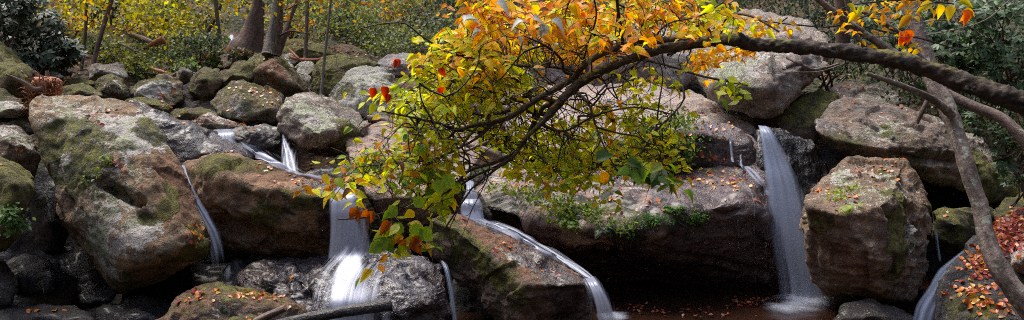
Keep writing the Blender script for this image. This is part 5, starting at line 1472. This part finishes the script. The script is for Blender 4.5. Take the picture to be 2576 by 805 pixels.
log('wet_log', 'black wet log lying across the foot of the central waterfall', [(600, 838, 7.3, 24), (700, 816, 7.35, 26), (800, 795, 7.4, 29), (900, 778, 7.45, 31), (986, 765, 7.5, 35)], M_WETLOG, rough=.10)
log('broken_log', 'splintered grey log end beside the small mossy rock', [(610, 826, 7.1, 26), (660, 800, 7.15, 28), (716, 776, 7.2, 26)], M_DRYWOOD, flat=.7)
log('driftwood', 'grey brown driftwood trunk wedged behind the pale pinkish rock', [(925, 296, 11.6, 13), (960, 300, 11.5, 15), (1000, 312, 11.4, 16), (1050, 320, 11.3, 12)], M_DRYWOOD)
log('driftwood', 'bleached stub of root above the pale pinkish rock', [(905, 330, 10.5, 8), (915, 322, 10.5, 8), (932, 312, 10.4, 7)], M_BARK_PINK)
log('driftwood', 'brown broken log under the crossing twigs, left of the shelf', [(1175, 365, 10.2, 14), (1230, 380, 10.1, 18), (1275, 398, 10.0, 18)], M_DRYWOOD)
log('driftwood', 'thin pale log crossing the broken brown log', [(1160, 385, 10.0, 6), (1230, 355, 10.0, 8), (1290, 330, 10.2, 8), (1330, 318, 10.4, 6)], M_BARK_PINK)
log('fallen_log', 'reddish rotten log with a splintered end on the left slope', [(330, 88, 15.6, 13), (355, 96, 15.5, 14), (385, 108, 15.3, 12)], M_DRYWOOD)
log('fallen_log', 'orange-brown splintered log stub, left slope', [(372, 116, 15.2, 7), (392, 107, 15.2, 16), (412, 100, 15.2, 22)], M_REDWOOD)
log('fallen_log', 'thin fallen branch on the left slope', [(300, 110, 15.2, 4), (320, 118, 15.1, 6), (346, 130, 15, 5)], M_DRYWOOD)
log('fallen_log', 'dark fallen log behind the two thin trunks', [(400, 92, 16.3, 7), (450, 94, 16.3, 7), (500, 98, 16.3, 7), (545, 104, 16.3, 6)], M_DRYWOOD)
log('fallen_log', 'brown log lying in front of the dark mossy boulder', [(726, 143, 16.3, 6), (760, 150, 16.2, 8), (800, 150, 16.1, 8), (830, 142, 16.1, 6)], M_REDWOOD)
log('fallen_log', 'short slanting log against the dark mossy boulder', [(722, 118, 16.5, 4), (740, 136, 16.3, 6), (752, 148, 16.2, 6)], M_REDWOOD)
log('fallen_log', 'reddish branch pile between the white-patched boulder and the slope', [(378, 170, 13.8, 4), (400, 178, 13.7, 8), (430, 186, 13.6, 6)], M_REDWOOD)

# rotten red stump with root arms, left
st = empty('rotten_stump', P(110, 262, 9.9), 'shaggy red rotten stump with three broken root arms, behind the lichen boulder', 'stump')
T = Tubes()
T.add(*wpts([(90, 300, 9.9, 40), (96, 275, 9.9, 50), (105, 250, 9.85, 60), (118, 225, 9.8, 72), (128, 205, 9.8, 62), (130, 194, 9.8, 34)]), seg=26, sub=10, rough=.35)
T.build('stump_body', M_REDWOOD, st)
for L in ([(130, 215, 9.7, 16), (90, 225, 9.6, 13), (55, 205, 9.5, 10), (15, 187, 9.4, 6)], [(112, 205, 9.8, 14), (98, 192, 9.8, 11), (86, 180, 9.8, 8)], [(120, 200, 9.8, 12), (119, 188, 9.8, 10), (118, 178, 9.8, 7)]):
    T = Tubes(); T.add(*wpts(L), seg=9, sub=5, rough=.2); T.build('root', M_DRYWOOD, st)
T = Tubes()
for _ in range(260):
    fy = rng.uniform(198, 285)
    a = P(118 - (fy - 198) * .3 + rng.uniform(-34, 34), fy, 9.66)
    b = a + np.array((rng.normal(0, .09), rng.uniform(-.1, .02), rng.normal(-.02, .08)))
    T.add(wiggle(a, b, 4, .8, 0, rng), [.006, .007, .005, .001], seg=3, sub=1)
T.build('bark_fibres', M_REDWOOD, st)


# ------------------------------------------------------------------ trees of the background
def bg_tree(label, pts, mat, name='tree', crown=None, group='trunks on the far slope', boughs=()):
    e = tree_tubes(name, label, [('trunk', pts)] + [('branch', b) for b in boughs], mat, group=group, seg=12, rough=.12)
    if crown:
        cx, cy, rx, rz, n, palette, d = crown
        c0 = P(cx, cy, d)
        LV = Leaves()
        m = 26
        cl = c0 + rng.normal(size=(m, 3)) * np.array((rx, rx * .8, rz)) * .5
        cc = pal(palette, m, rng)
        per = n // m
        for k in range(m):
            pos = cl[k] + rng.normal(size=(per, 3)) * np.array((.35, .3, .14))
            dr = rng.normal(size=(per, 3)); nr = rng.normal(size=(per, 3)) * .5 + np.array((0, -.3, 1))
            c = cc[k][None] * rng.uniform(.6, 1.3, (per, 1))
            LV.add(pos, dr, unit(nr), rng.uniform(.06, .11, per), c, c * 1.05, RHOMB)
        LV.build('crown', M_LEAF, e)
    return e


YL = [((.50, .41, .02), 4), ((.28, .30, .03), 3), ((.09, .10, .03), 2.5), ((.55, .28, .02), 1)]
OL = [((.42, .20, .03), 2), ((.38, .32, .03), 1.5), ((.14, .17, .04), 3)]
GLF = [((.10, .14, .05), 3), ((.18, .21, .06), 2), ((.32, .30, .05), 1), ((.35, .17, .05), .5)]
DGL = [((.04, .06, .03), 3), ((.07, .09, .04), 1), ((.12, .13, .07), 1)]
bg_tree('leaning dark young tree above the lichen-spotted rock, far left', [(232, 172, 14.2, 12), (242, 130, 14.3, 12), (256, 80, 14.4, 11), (268, 40, 14.5, 11), (290, -30, 14.6, 11)], M_BARK_BROWN, crown=(280, -30, 1.2, .5, 1000, YL, 15))
bg_tree('second, thinner dark young tree at the far left', [(204, 178, 14.6, 9), (212, 120, 14.7, 8), (216, 60, 14.8, 8), (218, -20, 14.9, 8)], M_BARK_BROWN, crown=(215, -20, 1.2, .5, 800, YL, 15.5))
bg_tree('slender pale trunk in front of the far rocks', [(562, 140, 17.5, 13), (552, 90, 17.5, 10), (546, 40, 17.5, 10), (540, -30, 17.5, 10)], M_BARK_FAR, crown=(520, -20, 1.4, .5, 1000, OL, 18))
bg_tree('dark bent trunk forking left of the slender pale trunk', [(512, 108, 18.5, 12), (525, 75, 18.5, 10), (542, 45, 18.5, 9), (556, 10, 18.5, 8), (560, -30, 18.5, 8)], M_BARK_BROWN, crown=(600, -25, 1.4, .5, 900, YL, 19))
bg_tree('massive brown trunk flaring at its base', [(618, 158, 14.8, 118), (620, 128, 14.8, 92), (630, 100, 14.8, 64), (640, 60, 14.8, 46), (650, 10, 14.8, 32), (658, -60, 14.8, 28)], M_BARK_BROWN)
bg_tree('pale grey trunk, left of the close pair', [(673, 138, 13.6, 32), (680, 100, 13.7, 24), (690, 50, 13.8, 20), (700, -20, 13.9, 18)], M_BARK_FAR)
bg_tree('brown rough trunk, right of the close pair, with broken side boughs', [(690, 142, 13.8, 28), (696, 100, 13.9, 22), (702, 50, 14, 20), (706, -20, 14.1, 19)], M_BARK_BROWN,
        boughs=[[(706, 25, 14, 5), (730, 20, 13.9, 4), (742, 10, 13.9, 2)], [(704, 90, 13.9, 6), (730, 78, 13.7, 5), (760, 82, 13.6, 4), (780, 85, 13.6, 2)], [(704, 55, 13.9, 3), (730, 52, 13.8, 3), (760, 50, 13.8, 1)]])
bg_tree('slanting brown trunk leaning right behind the close pair', [(698, 138, 14.6, 18), (715, 90, 14.6, 16), (728, 50, 14.7, 13), (752, -10, 14.8, 11)], M_BARK_BROWN)
bg_tree('dark straight sapling in front of the dark mossy boulder', [(768, 148, 16.2, 10), (770, 100, 16.3, 9), (772, 50, 16.4, 9), (774, -20, 16.5, 8)], M_BARK_BROWN, crown=(790, -20, 1.3, .5, 1000, GLF, 17))
bg_tree('thin pale sapling beside the tall mossy slab', [(808, 240, 12.6, 9), (812, 190, 12.7, 7), (818, 130, 12.8, 7), (826, 60, 12.9, 6), (834, -20, 13, 6)], M_BARK_FAR, boughs=[[(838, 82, 12.9, 1.5), (843, 130, 12.8, 1.5), (850, 170, 12.7, 1.2), (862, 210, 12.6, 1)]], crown=(850, -30, 1.0, .4, 700, OL, 13.5))
bg_tree('thin slanting trunk in the grey-green thicket, upper centre', [(1010, 110, 22, 7), (1040, 60, 22, 7), (1070, 10, 22, 7), (1090, -30, 22, 6)], M_BARK_BROWN, crown=(1080, -10, 1.6, .6, 1000, GLF, 22))
bg_tree('faint straight trunk behind the green undergrowth, upper centre', [(896, 95, 26, 10), (898, 60, 26, 9), (900, 10, 26, 8), (902, -30, 26, 8)], M_BARK_FAR, crown=(900, 0, 2, .8, 1400, GLF, 26))
bg_tree('dark trunk at the top left corner', [(20, 120, 13.5, 26), (30, 60, 13.5, 24), (45, -20, 13.6, 22)], M_BARK_BROWN)
bg_tree('dark stout trunk behind the beech leaves, upper right', [(2125, 150, 13, 34), (2120, 90, 13, 34), (2118, 20, 13, 34), (2116, -40, 13, 34)], M_BARK_BROWN, group=None)
bg_tree('pale thin trunk at the top right behind the boulder', [(2030, 60, 17, 12), (2028, 20, 17, 12), (2025, -30, 17, 12)], M_BARK_FAR)
bg_tree('dark reddish stems under the leaning tree', [(2305, 310, 8.6, 12), (2325, 270, 8.6, 12), (2345, 230, 8.6, 10), (2380, 180, 8.6, 9)], M_BARK_BROWN, name='bare_shrub', group=None)


def bush(label, px, py, d, rx, rz, n, palette, Lr=(.05, .09), name='shrub', group='shrubs of the forest edge', mat=M_LEAF, tpl=RHOMB, clumps=30, stems=7, dark=.0, flatn=.5):
    """a shrub: stems from the ground, leaves gathered in many uneven clumps"""
    c0 = P(px, py, d)
    gz_ = float(ground_z(np.array([c0[0]]), np.array([c0[1]]))[0])
    e = empty(name, (c0[0], c0[1], max(min(gz_, c0[2] - rz), c0[2] - rz * 1.6)), label, 'shrub', group)
    base = np.array(e.location)
    cl = []
    while len(cl) < clumps:
        q = rng.uniform(-1, 1, 3)
        if np.linalg.norm(q) < 1: cl.append(c0 + q * np.array((rx, rx * .7, rz)))
    cl = np.array(cl)
    T = Tubes()
    for k in range(stems):
        tgt = cl[rng.integers(clumps)]
        T.add(wiggle(base + rng.normal(0, .08, 3) * (1, 1, 0), tgt, 6, .5, .05, rng), np.linspace(.012, .004, 6) * (1 + d / 20), seg=5, sub=2)
    T.build('stems', M_BARK_BROWN, e)
    LV = Leaves()
    cc = pal(palette, clumps, rng)
    per = n // clumps
    cs = rx / clumps ** .33 * .52
    for k in range(clumps):
        pos = cl[k] + rng.normal(size=(per, 3)) * np.array((cs, cs * .8, cs * flatn))
        dr = rng.normal(size=(per, 3)) + np.array((0, -.3, -.2)); nr = rng.normal(size=(per, 3)) * .45 + np.array((0, -.35, 1))
        c = cc[k][None] * rng.uniform(.4, 1.35, (per, 1))
        LV.add(pos, dr, unit(nr), rng.uniform(Lr[0], Lr[1], per), c, c * 1.05, tpl)
    LV.build('foliage', mat, e)
    return e


def rhodo(label, px, py, d, rx, rz, n, L=.12, palette=((.035, .055, .03), (.05, .075, .045)), group='rhododendron bushes', up=.75):
    """whorls of long leathery leaves on crooked stems"""
    c0 = P(px, py, d)
    gz_ = float(ground_z(np.array([c0[0]]), np.array([c0[1]]))[0])
    e = empty('rhododendron', (c0[0], c0[1], max(min(gz_, c0[2] - rz), c0[2] - rz * 1.5)), label, 'bush', group)
    base = np.array(e.location)
    T = Tubes(); LV = Leaves()
    for k in range(n):
        q = rng.normal(size=3); q /= np.linalg.norm(q); q *= rng.uniform(.25, 1) ** .5
        c = c0 + q * np.array((rx, rx * .6, rz))
        if k % 16 == 0: T.add(wiggle(base + rng.normal(0, .1, 3) * (1, 1, 0), c, 6, .5, .08, rng), np.linspace(.011, .003, 6), seg=5, sub=2)
        m = 8
        ax = unit(np.array((rng.normal(0, .4), -.5 + rng.normal(0, .3), up + rng.normal(0, .25))))
        t1 = unit(np.cross(ax, (1, .2, .1))); t2 = np.cross(ax, t1)
        th = np.arange(m) * 6.283 / m + rng.uniform(0, 6)
        dr = t1 * np.cos(th)[:, None] + t2 * np.sin(th)[:, None] + ax * rng.uniform(-.35, .3, (m, 1))
        cc = np.array(palette)[rng.integers(0, len(palette), m)] * rng.uniform(.7, 1.5)
        LV.add(np.tile(c, (m, 1)), dr, unit(ax + rng.normal(0, .15, (m, 3))), L * rng.uniform(.7, 1.1, m), cc, cc * 1.1, LANCE, wid=1.1)
    T.build('stems', M_BARK_BROWN, e)
    LV.build('foliage', M_LEAFD, e)
    return e


rhodo('dark blue-green rhododendron at the top left corner', 60, 60, 12.6, .55, .42, 130)
rhodo('rhododendron overhanging the dark rock, left background', 115, 120, 12.8, .5, .28, 120)
rhodo('rhododendron with spread whorls left of the leaning young tree', 165, 130, 13.0, .26, .25, 50)
rhodo('rhododendron between the two dark young trees', 262, 20, 15.5, .3, .2, 22, .13)
rhodo('sparse high rhododendron spray at the far left', 20, 20, 12.2, .4, .35, 70)
rhodo('low rhododendron sprays above the flat pale-edged stone', 60, 150, 12.4, .45, .15, 60)
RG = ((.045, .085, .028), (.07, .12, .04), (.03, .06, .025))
for k, (x, y, d, rx, rz, n, lab) in enumerate([
    (2420, 60, 9.5, .75, .45, 170, 'green rhododendron behind the top of the leaning tree'), (2540, 70, 9.0, .6, .5, 150, 'dense rhododendron at the top right corner'),
    (2390, 130, 9.2, .45, .3, 90, 'rhododendron with lit whorls just above the arching trunk'), (2510, 170, 9.0, .55, .35, 130, 'rhododendron above the arching trunk at the right edge'),
    (2240, 60, 12.5, .6, .5, 120, 'shaded rhododendron left of the leaning tree'), (2170, 80, 13.5, .4, .4, 60, 'dark rhododendron behind the brown limb'),
    (2540, 280, 9.6, .5, .35, 80, 'shaded rhododendron below the arching trunk, right edge'),
    (2570, 400, 9.6, .35, .35, 60, 'dark rhododendron beside the mossy end of the whale-backed boulder')]):
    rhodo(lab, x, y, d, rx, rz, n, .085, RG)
BG = [
    ('bright yellow shrub behind the leaning young tree', 180, 50, 17, 1.1, .7, 2600, YL), ('yellow sapling clump left of the rotting log', 330, 50, 19, 1.2, .7, 2600, YL),
    ('yellow and orange sapling clump above the fallen logs', 430, 50, 19.5, 1.1, .7, 2600, YL), ('thin yellow shrub in front of the far rocks', 480, 70, 20, .7, .6, 1200, YL),
    ('yellow-green shrub low behind the young trees', 270, 130, 16.5, .8, .3, 900, GLF), ('green bush left of the massive trunk', 590, 0, 33, 1.3, .6, 1300, GLF),
    ('olive bush right of the close pair of trunks', 760, 50, 22, 1.2, .8, 2000, GLF), ('orange-tinged bush behind the straight sapling', 830, 40, 24, 1.5, .9, 2200, OL),
    ('green undergrowth bush behind the tall mossy slab', 900, 90, 20, 1.2, .8, 2600, GLF), ('broad green bush, upper centre', 980, 60, 22, 1.6, 1.0, 3000, GLF),
    ('grey-green thicket behind the grey boulder', 1080, 110, 19, 1.2, .7, 2600, [((.10, .13, .06), 3), ((.2, .22, .06), 1)]), ('dark grey thicket left of the orange leaves', 1170, 50, 21, 1.4, 1.0, 2600, DGL),
    ('dark bush behind the arching tree crown', 1300, 90, 20, 1.5, 1.1, 2400, DGL), ('green bush behind the orange leaves, top centre', 1600, 10, 21, 2.2, 1.0, 2600, GLF),
    ('dark green bush behind the tall angular boulder', 1900, 10, 19, 1.6, .8, 2200, DGL), ('dark shrub beside the tall angular boulder, upper right', 2110, 90, 15, .8, .9, 1800, DGL),
    ('brownish low shrub at the foot of the massive trunk', 600, 135, 14.4, .25, .12, 260, [((.08, .09, .04), 2), ((.2, .1, .05), 1)]), ('dark low shrub on the slope right of the fallen logs', 450, 120, 16, .9, .35, 1800, DGL + GLF),
    ('green low shrub above the white-patched boulder', 400, 160, 14.6, .6, .2, 600, GLF), ('grey-leaved low shrub behind the rounded green boulder', 510, 140, 15, .6, .3, 1400, DGL + GLF),
    ('olive low shrub behind the lichen-spotted rock', 330, 152, 16, .6, .22, 600, GLF), ('dark low shrub under the thin trunks', 470, 180, 13.6, .3, .16, 700, DGL + GLF),
    ('orange-leaved small bush between the trunks', 735, 75, 20, .6, .5, 800, OL), ('yellow bush far behind the young trees', 120, 10, 20, 1.6, .8, 2400, YL),
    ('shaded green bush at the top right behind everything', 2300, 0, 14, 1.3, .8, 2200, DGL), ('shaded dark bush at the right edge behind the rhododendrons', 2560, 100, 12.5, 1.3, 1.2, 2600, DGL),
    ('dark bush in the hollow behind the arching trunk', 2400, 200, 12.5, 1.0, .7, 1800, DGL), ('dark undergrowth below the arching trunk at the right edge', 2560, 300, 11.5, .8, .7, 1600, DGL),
    ('olive bush right of the grey slab behind the crown', 1480, 90, 22, 1.6, 1.0, 2000, GLF), ('dark evergreen bush behind the yellow saplings, left', 380, 80, 22, 1.6, .7, 1800, DGL), ('deep green bush between the young trees and the far rocks', 250, 70, 21, 1.3, .7, 1500, DGL), ('grey-green bush behind the thin pale sapling', 860, 50, 21, 1.0, .7, 1500, DGL),
    ('far orange-brown bush at the top centre left', 940, 0, 30, 2.2, 1.0, 2000, OL),
    ('far yellow bush above the distant rocks', 640, 0, 30, 2.0, .8, 1800, YL), ('far olive bush at the top left', 300, -10, 27, 2.4, .9, 2000, YL),
]
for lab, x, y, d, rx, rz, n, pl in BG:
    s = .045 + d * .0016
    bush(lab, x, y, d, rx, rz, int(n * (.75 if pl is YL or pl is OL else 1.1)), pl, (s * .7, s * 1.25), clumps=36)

# forest-floor cover and the wooded hillside that closes the view
def cover(n, ylim, xf, Lr, palette, zoff, name, label, mat=M_LEAF):
    y = rng.uniform(ylim[0], ylim[1], n) if ylim[1] < 24 else ylim[0] + (ylim[1] - ylim[0]) * rng.random(n) ** .7
    x = rng.uniform(-1, 1, n) * (y * .62 + 1) if xf is None else rng.uniform(xf[0], xf[1], n) * y
    z = ground_z(x, y) + rng.uniform(zoff[0], zoff[1], n)
    k = fbm(np.stack([x * .8, y * .8, x * 0 + 5], -1), 3)
    keep = k + rng.normal(0, .25, n) > -.15
    x, y, z = x[keep], y[keep], z[keep]
    n = len(x)
    cl = pal(palette, n, rng) * (1 + .6 * fbm(np.stack([x, y, z], -1) * 1.3, 2))[:, None].clip(.4, 1.6)
    qx, qy, _q = proj(np.stack([x, y, z], -1))
    ok = ~((qx > 490) & (qx < 625) & (qy < 118) & (y < 31))
    x, y, z, cl = x[ok], y[ok], z[ok], cl[ok]; n = len(x)
    LV = Leaves()
    LV.add(np.stack([x, y, z], -1), rng.normal(size=(n, 3)) * (1, 1, .4), unit(rng.normal(size=(n, 3)) * .5 + np.array((0, -.4, 1))), rng.uniform(*Lr, n) * (y / 16) ** .6, cl, cl, RHOMB)
    tag(LV.build(name, mat), label, 'ground cover', kind='stuff')


cover(15000, (12.8, 22), None, (.05, .10), [((.04, .055, .03), 3), ((.08, .10, .04), 2), ((.15, .15, .05), 1), ((.22, .10, .05), 1.2)], (0, .16), 'undergrowth', 'low leafy undergrowth covering the slope between the boulders and trees')
cover(26000, (20, 60), None, (.12, .22), [((.03, .04, .025), 4), ((.07, .09, .04), 2), ((.18, .16, .04), .7), ((.15, .08, .04), .6)], (0, 1.6), 'far_woodland', 'far wooded hillside closing the view behind the trees')
cover(9000, (12, 20), None, (.05, .08), [((.30, .11, .04), 2), ((.16, .07, .03), 3), ((.4, .22, .06), 1)], (.0, .05), 'leaf_litter', 'brown fallen leaves covering the forest floor', M_FALLEN)

# ------------------------------------------------------------------ light
w = bpy.data.worlds.new('World')
SC.world = w
w.use_nodes = True
nt = w.node_tree
nt.nodes.clear()
sky = nt.nodes.new('ShaderNodeTexSky')
sky.sky_type = 'NISHITA'
sky.sun_disc = False
EL, AZ = R(66), R(-48)       # sun behind-left of the falls, high
sky.sun_elevation = EL
sky.sun_rotation = AZ
sky.air_density = 1.0
sky.dust_density = 3.0
bg = nt.nodes.new('ShaderNodeBackground')
bg.inputs[1].default_value = .15
wo = nt.nodes.new('ShaderNodeOutputWorld')
nt.links.new(sky.outputs[0], bg.inputs[0])
nt.links.new(bg.outputs[0], wo.inputs[0])
sd = bpy.data.lights.new('sun', 'SUN')
sd.energy = 2.0
sd.angle = R(35)
sd.color = (1, .94, .84)
so = bpy.data.objects.new('sun', sd)
# sky sun_rotation is measured clockwise from +Y
dirv = Vector((math.sin(AZ) * math.cos(EL), math.cos(AZ) * math.cos(EL), math.sin(EL)))
so.rotation_euler = dirv.to_track_quat('Z', 'Y').to_euler()
so.location = (0, 0, 20)
COL.objects.link(so)

SC.view_settings.view_transform = 'Standard'
SC.view_settings.look = 'None'
SC.view_settings.exposure = 1.22
SC.view_settings.gamma = 1
SC.cycles.max_bounces = 6
SC.cycles.transparent_max_bounces = 16
SC.cycles.use_denoising = False      # keeps the grain of stone and bark
SC.cycles.filter_width = 1.0
SC.render.resolution_x = 1024
SC.render.resolution_y = 320
